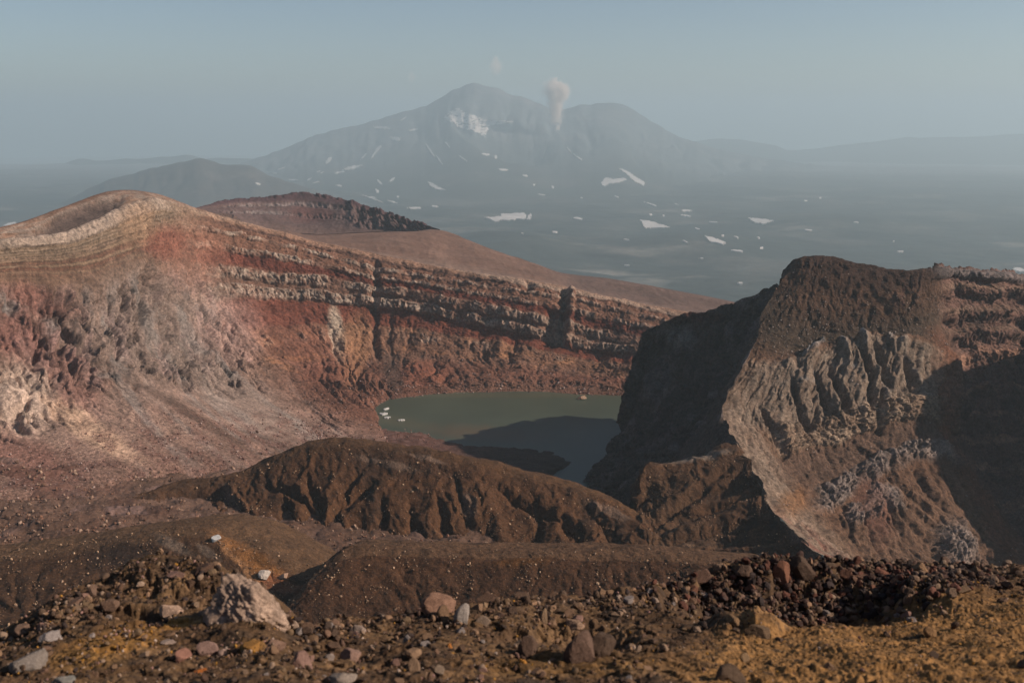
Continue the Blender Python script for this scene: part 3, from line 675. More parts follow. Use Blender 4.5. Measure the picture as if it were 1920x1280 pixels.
d = d - band(Vw, 1.9, 6.8, 0.35) * ((gf2 - 0.35) * 1.3 + (gf - 0.35) * 0.8 - 0.9 * (ridge((S + 7 * V) / 2.6 + fbm(S / 8, T / 30, 3, 3), T / 50, 5.0, 3) - 0.6)) * lit
d = d + band(V, 1.6, 2.15, 0.2) * 3.0 * ss(U, 1, 3) * lit
d = d + band(Vw, 3.0, 3.98, 0.08) * (2.0 + blocks) * ss(U, 1.7, 2.3) * lit
band2 = band(V + 0.15 * fbm(S / 16, 4.0, 0, 3), 4.75, 5.15, 0.06) * ss(U, 1.6, 2.4) * lit * ss(fbm(S / 16, T / 30, 44, 3), -0.35, 0.0)
d = d + band2 * (1.8 + blocks)
band3 = band(V + 0.2 * fbm(S / 14, 6.0, 0, 3), 5.3, 5.6, 0.06) * ss(U, 2.4, 3.0) * (1 - ss(U, 4.8, 5.4))
d = d + band3 * (1.6 + blocks)
d = d + band(V, 5.1, 7.5, 0.3) * (0.35 - gf) * 2.0 * lit
FN = [[(1600, 640), (1615, 653), (1634, 730), (1640, 760)], [(1480, 705), (1489, 726), (1509, 779), (1515, 800)], [(1636, 645), (1644, 658), (1668, 721)], [(1655, 725), (1651, 745), (1644, 805)], [(1690, 650), (1705, 690), (1718, 735)], [(1555, 680), (1575, 730), (1590, 770)], [(1425, 760), (1450, 800), (1470, 850)], [(1530, 690), (1545, 740), (1560, 775)]]
d = d - 5.5 * f.lines(FN, 13, 5)
SPINES = [[(1591, 682), (1579, 643)], [(1625, 660), (1618, 634)], [(1678, 665), (1668, 636)], [(1499, 680), (1543, 646)], [(1700, 670), (1690, 640)]]
d = d + 3.0 * f.lines(SPINES, 12, 3)
knob = f.spot(1790, 1030, 30, 45, -20, 0.7, 0.4)
d = d + knob * (7.0 + blocks)
dark = 1 - lit
bigc = cells(S / 16 + 0.4 * fbm(X / 20, Z / 20, 0, 3), T / 22)
d = d + dark * (4.5 * fbm(X / 24, Y / 24, Z / 24, 4, 0.55) + (bigc[2] - 0.5) * 4 + (0.35 - gf) * 2.5 + blocks * 0.5 + 2.2 * np.sin(Vw * 15 + 2 * fbm(S / 30, T / 20, 3, 3)) * (1 - ss(V, 1.4, 2.4))) * ss(V, 0.2, 0.5)
d = d + ss(U, 7.2, 8.2) * band(V, -0.3, 0.32, 0.05) * (2.2 + (c1[2] - 0.5) * 2.0 + (c2[2] - .5))
d = d + 0.35 * fbm(X / 1.6, Y / 1.6, Z / 1.6, 3)
f.displace(d * hold * (0.3 + 0.7 * ss(np.abs(V), 0, 0.25)) * ss(V, -1.6, -0.6))
f.rugged(3.0, 18.0)
f.rugged(0.8, 3.0, ss(U, 0.0, 0.6), 4)
dk, bn, ash, blk, low = A(80, 57, 46), A(100, 72, 55), A(150, 130, 112), A(152, 127, 106), A(104, 77, 60)
C = np.broadcast_to(bn, f.P.shape).copy()
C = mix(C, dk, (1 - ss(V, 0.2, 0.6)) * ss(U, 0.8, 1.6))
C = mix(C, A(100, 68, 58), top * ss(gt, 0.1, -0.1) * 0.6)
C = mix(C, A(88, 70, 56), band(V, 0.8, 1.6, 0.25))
C = mix(C, A(160, 152, 146), f.lines(SPINES + [[(1489, 694), (1530, 690), (1577, 682), (1610, 690)], [(1440, 725), (1500, 712), (1540, 706)], [(1640, 640), (1650, 690), (1664, 740)], [(1690, 645), (1720, 700), (1740, 740)]], 8, 5) * 0.8)
C = mix(C, A(126, 106, 90), band(Vw, 1.9, 3.1, 0.15) * (0.5 + 0.5 * ss(U, 0, 1)) * lit * (0.6 + 0.4 * ss(gf2, 0.6, 0.1)))
C = mix(C, ash, band(Vw, 1.55, 2.3, 0.15) * ss(gf, 0.35, 0.05) * lit * ss(U, 3.0, 4.0) * 0.75)
C = mix(C, blk, band(Vw, 3.0, 3.98, 0.1) * ss(U, 1.6, 2.2) * lit * (0.45 + 0.55 * ss(fbm(S / 10, T / 8, 3, 4), -0.2, 0.3)))
C = mix(C, A(98, 74, 60), band(Vw, 4.0, 4.75, 0.08) * lit)
C = mix(C, A(140, 122, 112), (band2 + band3).clip(0, 1) * 0.85)
C = mix(C, low, ss(V, 5.2, 5.8) * (1 - band3) * lit)
C = mix(C, A(146, 124, 106), (1 - ss(U, 1.0, 2.0)) * ss(V, 2.7, 3.2) * (0.6 + 0.4 * fbm(S / 3, T / 20, 3, 3)))
C = mix(C, A(132, 88, 74), (1 - ss(U, 0.5, 1.4)) * ss(V, 5.0, 6.0) * ss(fbm(S / 5, T / 18, 3, 3), -0.2, 0.1) * 0.8)
C = mix(C, A(120, 78, 44), f.spot(1490, 940, 24, 30, 40) * 0.6)
C = mix(C, A(112, 74, 62), f.spot(1640, 960, 30, 60, -20) * 0.6)
C = mix(C, A(150, 132, 122), knob * 0.7)
C = mix(C, A(116, 74, 54), ss(U, 7.2, 8.0) * lit * ss(V, 0.9, 1.4) * 0.8)
C = mix(C, A(112, 82, 70), dark)
C = mix(C, A(122, 94, 78), dark * ss(np.sin(Vw * 16) + fbm(S / 12, T / 8, 2, 3), 0.4, 0.9) * (1 - ss(V, 1.2, 1.8)))
C = mix(C, A(168, 124, 100), dark * ss(np.sin(Vw * 8 + 1.5 * fbm(S / 40, T / 30, 7, 3)) + 1.2 * fbm(S / 14, T / 10, 12, 5), 0.5, 1.3) * ss(V, 1.2, 1.8) * 0.8)
C = mix(C, A(60, 48, 44), dark * ss(fbm(S / 12, T / 26, 22, 5), 0.1, 0.4) * 0.7)
C = mix(C, A(110, 100, 96), ss(U, 7.5, 8.3) * band(V, -0.1, 0.32, 0.05) * 0.7)
C *= (1 + 0.18 * fbm(X / 3, Y / 3, Z / 5, 4))[..., None]
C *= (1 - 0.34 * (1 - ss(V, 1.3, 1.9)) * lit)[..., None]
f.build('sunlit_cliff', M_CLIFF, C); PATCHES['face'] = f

# spur: the brown slope left of the sharp ridge
SPUR_COLS = [
    [(1185, 930, 398), (1190, 965, 384), (1205, 1020, 350), (1240, 1075, 326)],
    [(1213, 870, 402), (1214, 930, 394), (1228, 1000, 358), (1265, 1078, 326)],
    [(1240, 866, 405), (1242, 925, 390), (1262, 1000, 356), (1300, 1080, 326)],
    [(1280, 862, 408), (1290, 925, 386), (1316, 1004, 352), (1345, 1082, 324)],
    [(1325, 851, 412), (1345, 925, 382), (1375, 1010, 346), (1400, 1084, 320)],
    [(1368, 828, 420), (1392, 915, 380), (1432, 1010, 340), (1462, 1085, 314)],
    [(1388, 846, 412), (1418, 920, 374), (1472, 1016, 334), (1520, 1087, 308)],
    [(1396, 853, 408), (1437, 934, 367), (1511, 1019, 327), (1600, 1090, 299)]]
rows = [[lift(c[0], 26, -60) for c in SPUR_COLS], [lift(c[0], 7, -4) for c in SPUR_COLS]]
rows += [[c[i] for c in SPUR_COLS] for i in range(4)] + [[lift(c[3], -30, -8) for c in SPUR_COLS]]
s = Patch(rows, step=1.7, cap=110)
U, V, S, T, X, Y, Z = s.U, s.V - 2, s.S, s.T, s.X, s.Y, s.Z
hold = (1 - ss(U, 6.7, 7.0)) * ss(V, -1.4, -0.6)
i0 = int(np.argmax(V[:, 0] > 0.1))
ga = gullies(s, 13, 4, -0.75, 3.0, i0); gb = gullies(s, 4.5, 3, -0.6, 8.0, i0)
wob = S + 16 * V; rg = 1 - ga
d = -band(V, 0.15, 3.5, 0.2) * ((ga - 0.35) * 1.8 + (gb - 0.35) * 0.7) * ss(fbm(S / 30, T / 24, 12, 3), -0.45, 0.2) + 1.6 * fbm(X / 12, Y / 12, 0, 4) + 0.3 * fbm(X / 2.2, Y / 2.2, Z, 4)
d = d + 2.5 * fbm(Y / 5, Z / 5, 2, 4) * (1 - ss(U, 0.8, 1.3))
SG = [[(1360, 880), (1330, 900), (1301, 924), (1262, 952), (1225, 985)], [(1446, 910), (1359, 939), (1290, 962), (1233, 990)], [(1456, 972), (1340, 992), (1214, 1021)], [(1514, 1030), (1378, 1030), (1233, 1040)], [(1420, 900), (1380, 905), (1330, 925)], [(1480, 995), (1400, 1008), (1300, 1015)]]
d = d - 3.6 * s.lines(SG, 22)
s.displace(d * hold)
s.rugged(4.0, 16.0, ss(V, -1.9, -0.9))
s.rugged(0.5, 4.0)
C = np.broadcast_to(A(92, 68, 50), s.P.shape).copy()
C = mix(C, A(96, 74, 56), ss(rg, 0.65, 0.95) * 0.8)
C = mix(C, A(110, 92, 78), ss(V, 1.3, 2.4) * ss(fbm((S + 30 * V) / 26, T / 5, 7, 4), 0.0, 0.35) * 0.6)
C = mix(C, A(140, 128, 118), s.spot(1310, 856, 60, 7, -9, 0.5) * 0.8)
C = mix(C, A(60, 46, 38), ss(fbm(wob / 12, T / 30, 17, 4), 0.05, 0.4) * 0.7)
C = mix(C, A(128, 112, 102), ss(U, 6.2, 7.0) * 0.7)
C *= 0.68 * (1 + 0.2 * fbm(X / 2.5, Y / 2.5, 8, 5, 0.6))[..., None]
C *= np.array([1.12, 0.98, 0.88])
s.build('spur', M_HILL, C); PATCHES['spur'] = s

# ------------------------------------------------------------------ cinder cone behind the far rim, and its smooth flank
CONE = [
    [(366, 390, 1200), (366, 391, 1200), (366, 392, 1199), (366, 394, 1198), (366, 396, 1197), (366, 398, 1196)],
    [(418, 377, 1280), (420, 388, 1262), (424, 400, 1240), (428, 420, 1205), (428, 425, 1180), (424, 412, 1130)],
    [(480, 371, 1332), (482, 385, 1310), (484, 402, 1284), (488, 428, 1235), (490, 442, 1200), (500, 430, 1090)],
    [(520, 368, 1350), (524, 384, 1328), (528, 404, 1300), (530, 434, 1245), (535, 450, 1205), (545, 436, 1075)],
    [(562, 363, 1362), (566, 384, 1338), (570, 408, 1308), (574, 440, 1250), (580, 455, 1210), (592, 439, 1064)],
    [(640, 374, 1350), (642, 392, 1325), (644, 412, 1298), (648, 442, 1250), (650, 455, 1210), (652, 437, 1066)],
    [(700, 391, 1322), (702, 405, 1300), (705, 420, 1278), (708, 440, 1245), (710, 450, 1215), (712, 434, 1090)],
    [(760, 409, 1275), (762, 418, 1258), (764, 427, 1242), (768, 437, 1225), (770, 442, 1205), (772, 433, 1130)],
    [(824, 430, 1192), (825, 431, 1191), (826, 432, 1190), (827, 432, 1189), (828, 433, 1188), (828, 432, 1186)]]
rows = [[lift(c[0], 130, -55) for c in CONE], [lift(c[0], 25, -6) for c in CONE]] + [[c[i] for c in CONE] for i in range(6)]
q = Patch(rows, step=1.6, cap=110)
U, V, S, T, X, Y, Z = q.U, q.V - 2, q.S, q.T, q.X, q.Y, q.Z
c1 = cells(S / 6, T / 10); c2 = cells(S / 3, T / 5)
bl = (c1[2] - 0.5) * 3 + (c2[2] - 0.5) * 1.6 - 1.4 * (1 - ss(c1[1], 0.03, 0.25))
e = ss(U, 0.2, 1.2) * (1 - ss(U, 7.3, 8))
d = 3.0 * fbm(X / 40, Y / 40, Z / 40, 4) + band(V, 0.7, 1.1, 0.05) * (2.5 + bl) + band(V, 1.6, 1.95, 0.05) * (2.0 + bl) * ss(fbm(S / 40, 3, 3, 3), -0.4, 0.1)
d = d + ss(U, 4.8, 5.6) * band(V, 0.1, 2.4, 0.2) * ((ridge(S / 22, T / 60, 2, 4) - 0.6) * 9 + bl) + (1 - ss(V, 2.8, 3.2)) * 0.8 * fbm(X / 5, Y / 5, Z / 5, 3)
d = d + (c1[2] - 0.5) * 3.0 * band(V, -0.4, 0.25, 0.1)
q.displace(d * e * (1 - ss(V, 4.3, 5)) * ss(V, -1.5, -0.5))
C = np.broadcast_to(A(94, 73, 68), q.P.shape).copy()
C = mix(C, A(76, 54, 54), (1 - ss(V, 0.4, 0.8)))
C = mix(C, A(128, 112, 106), (band(V, 0.72, 1.1, 0.06) * ss(fbm(S / 25, T / 6, 3, 3), -0.3, 0.1) + band(V, 1.6, 1.95, 0.06) * ss(fbm(S / 30, T / 6, 8, 3), -0.2, 0.2)).clip(0, 1) * ss(U, 0.8, 1.6) * (1 - ss(U, 4.6, 5.2)) * 0.8)
C = mix(C, A(92, 58, 52), q.spot(585, 400, 45, 16) * 0.7)
C = mix(C, A(104, 80, 70), ss(V, 2.2, 3.0))
C *= (1 + 0.18 * fbm(X / 7, Y / 7, Z / 7, 4))[..., None]
M_CONE = rock_material('cinder', 0.25, 0.4, 0.35, 0.8, 0.3)
q.build('cinder_cone', M_CONE, C); PATCHES['cone'] = q

FL = [
    [(330, 400, 1190), (366, 399, 1194), (400, 430, 1050), (430, 440, 860)],
    [(400, 409, 1130), (424, 413, 1128), (470, 440, 1000), (480, 446, 850)],
    [(500, 432, 1086), (512, 432, 1080), (530, 446, 970), (545, 456, 845)],
    [(592, 440, 1062), (594, 440, 1060), (605, 452, 965), (625, 472, 842)],
    [(652, 438, 1064), (655, 438, 1062), (680, 456, 962), (690, 485, 842)],
    [(712, 435, 1088), (716, 435, 1084), (750, 462, 968), (750, 502, 838)],
    [(772, 434, 1128), (776, 434, 1124), (810, 468, 975), (810, 512, 832)],
    [(826, 432, 1186), (832, 433, 1180), (850, 474, 980), (870, 524, 822)],
    [(868, 447, 1160), (872, 448, 1150), (900, 486, 965), (925, 532, 812)],
    [(948, 477, 1092), (952, 478, 1085), (970, 506, 940), (985, 540, 802)],
    [(998, 493, 1055), (1002, 494, 1048), (1020, 516, 925), (1040, 548, 795)],
    [(1038, 508, 1030), (1042, 509, 1022), (1070, 526, 910), (1090, 560, 785)],
    [(1148, 523, 1006), (1152, 524, 998), (1170, 542, 892), (1190, 582, 765)],
    [(1248, 541, 975), (1252, 542, 968), (1270, 560, 872), (1288, 600, 748)],
    [(1358, 562, 945), (1362, 563, 938), (1380, 584, 850), (1404, 630, 715)],
    [(1480, 592, 900), (1484, 593, 892), (1500, 612, 815), (1520, 650, 690)]]
for k_, a_ in zip(range(9, 16), (4, 8, 16, 26, 34, 38, 40)):
    FL[k_] = FL[k_][:2] + [(*FL[k_][2][:2], FL[k_][2][2] + 0.5 * a_), (*FL[k_][3][:2], FL[k_][3][2] + a_)]
cx_ = [c[0][0] for c in WALL_COLS[4:]]; cy_ = [c[0][1] for c in WALL_COLS[4:]]; cY_ = [c[0][2] for c in WALL_COLS[4:]]
for k_ in range(2, 16):
    x_ = FL[k_][3][0]; FL[k_] = FL[k_][:3] + [(x_, np.interp(x_, cx_, cy_) + 5, np.interp(x_, cx_, cY_) + 12)]
    m_ = FL[k_]; FL[k_][2] = (m_[2][0], max(m_[1][1] + 0.45 * (m_[3][1] - m_[1][1]), m_[1][1] + 3), m_[1][2] + 0.5 * (m_[3][2] - m_[1][2]))
rows = [[lift(c[0], 400, -170) for c in FL], [lift(c[0], 90, -26) for c in FL]] + [[c[i] for c in FL] for i in range(4)]
q = Patch(rows, step=1.9, cap=110)
U, V, S, T, X, Y, Z = q.U, q.V - 2, q.S, q.T, q.X, q.Y, q.Z
q.displace(ss(V, 0.6, 1.4) * (1.3 * fbm(X / 45, Y / 45, 0, 4) + 0.3 * fbm(X / 3, Y / 6, 0, 4) + 0.5 * fbm(X / 14, Y / 40, 4, 4) - 0.35 * (gullies(q, 22, 6, 0, 2.0) - 0.35))
           + 1.5 * (cells(X / 7, Y / 7)[2] - 0.5) * q.spot(975, 482, 14, 6))
C = np.broadcast_to(A(114, 90, 78), q.P.shape).copy()
C = mix(C, A(124, 100, 88), ss(fbm(X / 50, Y / 40, 2, 4), 0, 0.4)); C = mix(C, A(100, 84, 78), ss(U, 9.5, 11.5) * 0.8)
C = mix(C, A(136, 116, 104), ss(V, 2.5, 2.9) * 0.6)
C *= (1 + 0.1 * fbm(X / 9, Y / 12, 8, 4))[..., None]
C *= np.array([0.96, 0.86, 0.80])
q.build('cone_flank', M_CONE, C); PATCHES['flank'] = q

# ------------------------------------------------------------------ plain, volcano, far hills
def plain_height(X, Y):
    r = np.hypot(X, Y)
    h = -700 - 380 * ss(r, 15000, 30000) - 900 * ss(r, 28000, 60000)
    h = h + 40 * fbm(X / 1300, Y / 800, 0, 6, 0.55) + 9 * fbm(X / 160, Y / 160, 5, 4) + 22 * (ridge(X / 620, Y / 480, 9, 4) - 0.6) * ss(fbm(X / 2500, Y / 2500, 3, 3), -0.3, 0.3)
    h = h + 150 * ss(1800 - np.hypot(X, Y - 600), 0, 1200)
    for (px, py, rr, hh) in ((935, 462, 380, 75), (1310, 462, 330, 60), (1560, 420, 500, 50), (1150, 600, 300, 45)):
        c = at(px, py, -700.0)
        h = h + hh * np.exp(-((X - c[0]) ** 2 + ((Y - c[1]) * 0.8) ** 2) / rr ** 2)
    return h
rr = np.concatenate([np.linspace(1300, 4000, 200), np.linspace(4000, 16000, 420)[1:], np.geomspace(16000, 62000, 60)[1:]])
aa = np.radians(np.linspace(-46, 46, 620))
RR, AA = np.meshgrid(rr, aa, indexing='ij')
pl = Patch.__new__(Patch)
X, Y = RR * np.sin(AA), RR * np.cos(AA)
pl.P = np.stack([X, Y, plain_height(X, Y)], -1); pl.U, pl.V = AA, RR; pl.finish_base()
C = np.broadcast_to(np.array([0.024, 0.029, 0.025]), pl.P.shape).copy()
C = mix(C, (0.070, 0.064, 0.054), ss(fbm(X / 800, Y / 700, 4, 6, 0.6), -0.05, 0.4))
C = mix(C, (0.010, 0.014, 0.012), ss(fbm(X / 420, Y / 420, 14, 5), 0.05, 0.4) * 0.8)
C = mix(C, (0.22, 0.19, 0.16), ss(fbm(X / 900, Y / 500, 24, 6, 0.65), 0.12, 0.5) * 0.6)
C = mix(C, (0.30, 0.31, 0.32), ss(RR + 2500 * fbm(X / 5000, Y / 2500, 34, 4), 10000, 24000))      # haze painted in: paler with distance to soften the horizon, plus low cloud
M_PLAIN = rock_material('tundra_and_ash_plain', 0.02, 0.35, 0.3, 8.0, 0.2)
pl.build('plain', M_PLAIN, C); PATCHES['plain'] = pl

def far_mountain(name, sil, Yr, foot, Yf, prof, relief, cols, back=(1500, -500), step=2.2, seed=0.0, fscale=1.0, sub=12):
    """ridge line traced at distance Yr, falling to a foot line at distance Yf"""
    s_ = np.array(sil, float); xs = np.linspace(s_[0, 0], s_[-1, 0], len(sil) * sub)
    ys = np.interp(xs, s_[:, 0], s_[:, 1])
    ys += 5.0 * fbm(xs / 22, seed, 0, 5, 0.6) * min(1, relief / 60)
    f_ = np.interp(xs, [p[0] for p in foot], [p[1] for p in foot])
    yr = np.interp(xs, s_[:, 0], Yr) if np.ndim(Yr) else np.full(xs.shape, float(Yr))
    rows = [[lift((x, y, d_), *back) for x, y, d_ in zip(xs, ys, yr)]]
    for a, g_ in prof:
        rows.append([at(x, y + (b - y) * a, d_ + (Yf - d_) * g_) for x, y, b, d_ in zip(xs, ys, f_, yr)])
    p = Patch(rows, step=step, cap=80, cmin=2)
    S, T, V = p.S * fscale, p.T * fscale, p.V
    i0 = int(np.argmax(p.V[:, 0] > 1.0))
    r1 = 1 - gullies(p, 900 / fscale, 4, 0, seed, i0); r2 = 1 - gullies(p, 300 / fscale, 4, 0, seed + 4, i0)
    env = ss(V, 1.0, 1.9) * (1 - ss(V, len(prof) - 3.8, len(prof) - 1.2))
    p.displace(env * relief * ((r1 - 0.65) * 0.9 + (r2 - 0.65) * 0.35 + 0.9 * fbm(p.X / 1400 * fscale, p.Y / 1400 * fscale, seed, 4)), (0, -0.25, 0.97))
    C = np.broadcast_to(np.array(cols[0]), p.P.shape).copy()
    C = mix(C, cols[1], ss(fbm(S / 700, T / 500, seed + 3, 5), -0.05, 0.35))
    C = mix(C, cols[2], ss(r2, 0.7, 1.0) * 0.5)
    return p, C
SIL = [(380, 332), (440, 310), (520, 284), (590, 254), (640, 241), (680, 233), (740, 215), (800, 199), (842, 175), (866, 163), (886, 157), (910, 160), (935, 168),
       (962, 179), (985, 184), (1005, 192), (1030, 204), (1056, 206), (1082, 199), (1110, 197), (1132, 193), (1168, 197), (1190, 207), (1216, 224), (1268, 255), (1345, 280), (1440, 298), (1600, 318), (1760, 332), (1960, 345), (2150, 356)]
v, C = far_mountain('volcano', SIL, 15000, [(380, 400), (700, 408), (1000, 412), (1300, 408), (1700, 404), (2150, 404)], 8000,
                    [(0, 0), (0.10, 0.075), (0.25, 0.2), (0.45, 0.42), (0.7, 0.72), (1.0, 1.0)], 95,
                    [(0.095, 0.105, 0.11), (0.135, 0.13, 0.128), (0.11, 0.112, 0.114)], seed=4.0, sub=7)  # slope colours kept pale and bluish, standing in for haze
# the open crater between the two summits, with the cliff shadow inside it painted dark
hole = v.spot(955, 262, 70, 26, 18, 0.6, 0.3, 0.02)
v.displace(-hole * 260, (0, -0.5, 0.85)); v.displace(v.spot(940, 240, 60, 9, 8, 0.7, 0.2) * 60, (0, 0, 1))
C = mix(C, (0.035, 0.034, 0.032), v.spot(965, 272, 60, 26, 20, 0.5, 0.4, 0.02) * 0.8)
C = mix(C, (0.13, 0.10, 0.075), v.spot(950, 310, 60, 14, 20, 0.5, 0.5, 0.02) * 0.5)
M_VOLC = rock_material('dark_volcano_slopes', 0.012, 0.35, 0.35, 14.0, 0.2)
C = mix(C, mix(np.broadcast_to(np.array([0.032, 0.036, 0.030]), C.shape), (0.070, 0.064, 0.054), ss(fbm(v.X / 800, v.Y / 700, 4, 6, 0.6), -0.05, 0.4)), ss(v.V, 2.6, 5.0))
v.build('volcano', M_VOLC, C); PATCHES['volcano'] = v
M_FAR = M_VOLC
p, C = far_mountain('foothill', [(20, 420), (90, 392), (150, 362), (200, 338), (235, 330), (270, 320), (320, 309), (355, 303), (376, 299), (396, 304), (420, 312), (450, 310), (470, 312), (500, 330), (560, 348), (640, 372), (720, 396)], 8600,
                    [(20, 452), (400, 440), (720, 430)], 7000, [(0, 0), (0.2, 0.2), (0.45, 0.45), (0.75, 0.75), (1, 1)], 60,
                    [(0.05, 0.042, 0.036), (0.07, 0.055, 0.045), (0.06, 0.05, 0.04)], (900, -300), seed=9.0, fscale=2.2, sub=4)
p.build('foothill', M_FAR, C); PATCHES['foothill'] = p
p, C = far_mountain('left_hills', [(-260, 322), (-80, 318), (0, 317), (60, 312), (110, 308), (140, 300), (155, 297), (172, 303), (215, 300), (235, 298), (270, 299), (310, 294), (345, 292), (380, 298), (430, 296), (480, 300), (560, 310)], 17500,
                    [(-260, 372), (560, 372)], 11500, [(0, 0), (0.2, 0.15), (0.5, 0.45), (1, 1)], 60,
                    [(0.05, 0.055, 0.045), (0.06, 0.06, 0.05), (0.05, 0.05, 0.04)], (2500, -400), seed=19.0, sub=3)
p.build('far_hills', M_FAR, C)
p, C = far_mountain('right_hills', [(1290, 268), (1320, 262), (1350, 260), (1400, 264), (1445, 270), (1470, 282), (1520, 280), (1580, 272), (1640, 266), (1700, 259), (1760, 258), (1830, 257), (1900, 252), (2000, 250), (2200, 262)], 22000,
                    [(1290, 318), (2200, 330)], 15500, [(0, 0), (0.2, 0.15), (0.5, 0.45), (1, 1)], 60,
                    [(0.05, 0.05, 0.045), (0.06, 0.06, 0.05), (0.05, 0.05, 0.04)], (2500, -400), seed=29.0, sub=3)
p.build('far_hills', M_FAR, C)

# ------------------------------------------------------------------ the air
hm = bpy.data.materials.new('haze_air'); hm.use_nodes = True
hm.node_tree.nodes.clear()
ho = hm.node_tree.nodes.new('ShaderNodeOutputMaterial'); hadd = hm.node_tree.nodes.new('ShaderNodeAddShader')
for i, (dn, cl_, gg) in enumerate(HAZE):
    hv = hm.node_tree.nodes.new('ShaderNodeVolumePrincipled')
    hv.inputs['Color'].default_value = (*cl_, 1); hv.inputs['Density'].default_value = dn; hv.inputs['Anisotropy'].default_value = gg
    hm.node_tree.links.new(hv.outputs[0], hadd.inputs[i])
hm.node_tree.links.new(hadd.outputs[0], ho.inputs['Volume'])
x0, x1, y0, y1, z0, z1 = -48000, 48000, -400, 64000, -2060, 640
vb = [(x, y, z) for z in (z0, z1) for y in (y0, y1) for x in (x0, x1)]
haze = mesh_object('haze', vb, [(0, 2, 3, 1), (4, 5, 7, 6), (0, 1, 5, 4), (2, 6, 7, 3), (0, 4, 6, 2), (1, 3, 7, 5)], hm, smooth=False)
haze['kind'] = 'stuff'

# ------------------------------------------------------------------ foreground slope under the viewpoint
fx = [-420, -200, 0, 130, 250, 330, 420, 500, 560, 650, 790, 950, 1150, 1290, 1400, 1500, 1650, 1780, 1920, 2150, 2400]
fy = [1265, 1232, 1196, 1118, 1078, 1066, 1072, 1120, 1176, 1168, 1142, 1124, 1106, 1086, 1078, 1076, 1076, 1064, 1062, 1062, 1066]
fY = [9.0, 9.0, 9.0, 9.3, 9.8, 10, 9.8, 9.0, 8.7, 8.9, 9.3, 10, 11, 11.8, 12.2, 12.5, 12.8, 13, 13, 13, 13]
cr = [at(a, b, c) for a, b, c in zip(fx, fy, fY)]
bt = [at(a, 1290, 5.9) for a in fx]
rows = [[c + np.array([0, 260, -175.0]) for c in cr], [c + np.array([0, 60, -62.0]) for c in cr], [c + np.array([0, 9, -11.0]) for c in cr], [c + np.array([0, 2.0, -1.5]) for c in cr], cr,
        [at(a, b + (1290 - b) * 0.3, c + (5.9 - c) * 0.38) for a, b, c in zip(fx, fy, fY)],
        [at(a, b + (1290 - b) * 0.65, c + (5.9 - c) * 0.73) for a, b, c in zip(fx, fy, fY)],
        bt, [np.array([p[0], 4.6, -3.15]) for p in bt], [np.array([p[0], 1.5, -1.95]) for p in bt], [np.array([p[0], -8.0, -1.3]) for p in bt]]
fg = Patch(rows, step=1.9, cap=90, nv=[4, 6, 16, 70, 110, 90, 80, 16, 6, 4])
X, Y, Z, V = fg.X, fg.Y, fg.Z, fg.V
vis = ss(V, 2.2, 3.2)
grass = ss(fg.px + 0.9 * (fg.py - 1180) + 180 * fbm(X / 1.2, Y / 1.2, 5, 3), 1280, 1500) * ss(fg.py, 1090, 1150)
d = 0.16 * fbm(X / 1.3, Y / 1.3, 0, 4) + 0.05 * fbm(X / 0.25, Y / 0.25, 1, 4)
d = d + (1 - grass) * (0.045 * (cells(X / 0.16, Y / 0.16)[2] - 0.5) + 0.03 * fbm(X / 0.07, Y / 0.07, 0, 3))
d = d + grass * (0.05 * np.abs(fbm(X / 0.13, Y / 0.13, 3, 3)) + 0.02 * fbm(X / 0.035, Y / 0.05, 3, 2))
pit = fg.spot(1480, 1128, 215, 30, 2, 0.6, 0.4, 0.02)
d = d - pit * 0.5
d = d + fg.spot(1740, 1108, 90, 26, 0, 0.7, 0.3) * 0.12 + fg.spot(1500, 1080, 200, 12, 0, 0.6, 0.4) * 0.22
d = d + fg.spot(1377, 1168, 42, 18) * 0.12 + fg.spot(1432, 1182, 30, 12) * 0.14
d = d - fg.spot(1060, 1190, 110, 22, 0) * 0.2 - fg.spot(250, 1145, 60, 10) * 0.12
d = d + fg.spot(330, 1085, 90, 24) * 0.15
fg.displace(d * vis, (0, -0.15, 0.98))
C = np.broadcast_to(A(84, 62, 44), fg.P.shape).copy()
C = mix(C, A(112, 84, 58), ss(fbm(X / 0.6, Y / 0.6, 4, 5), -0.05, 0.3) * 0.8)
C = mix(C, A(58, 46, 38), ss(fbm(X / 0.4, Y / 0.4, 14, 5), 0.05, 0.35) * 0.7)
C = mix(C, A(146, 104, 60), grass * (0.75 + 0.25 * fbm(X / 0.3, Y / 0.3, 24, 4)))
C = mix(C, A(70, 56, 44), grass * ss(fbm(X / 0.18, Y / 0.18, 34, 4), 0.12, 0.35) * 0.75)
C = mix(C, A(142, 100, 52), np.maximum(fg.spot(215, 1200, 85, 30, -12), np.maximum(fg.spot(320, 1165, 60, 10), fg.spot(470, 1215, 25, 12))) * 0.8)
C = mix(C, A(130, 94, 52), fg.spot(150, 1240, 70, 20) * 0.6)
C = mix(C, A(126, 90, 46), fg.spot(1060, 1250, 180, 25) * 0.35)
C = mix(C, A(48, 38, 32), pit * 0.6)  # shade of the hollow painted into the soil colour
C *= (1 + 0.25 * fbm(X / 0.06, Y / 0.06, 8, 3))[..., None]
M_SOIL = rock_material('ochre_volcanic_soil', 9.0, 0.5, 0.6, 0.03, 0.4)
fg.build('ground', M_SOIL, C); PATCHES['fg'] = fg

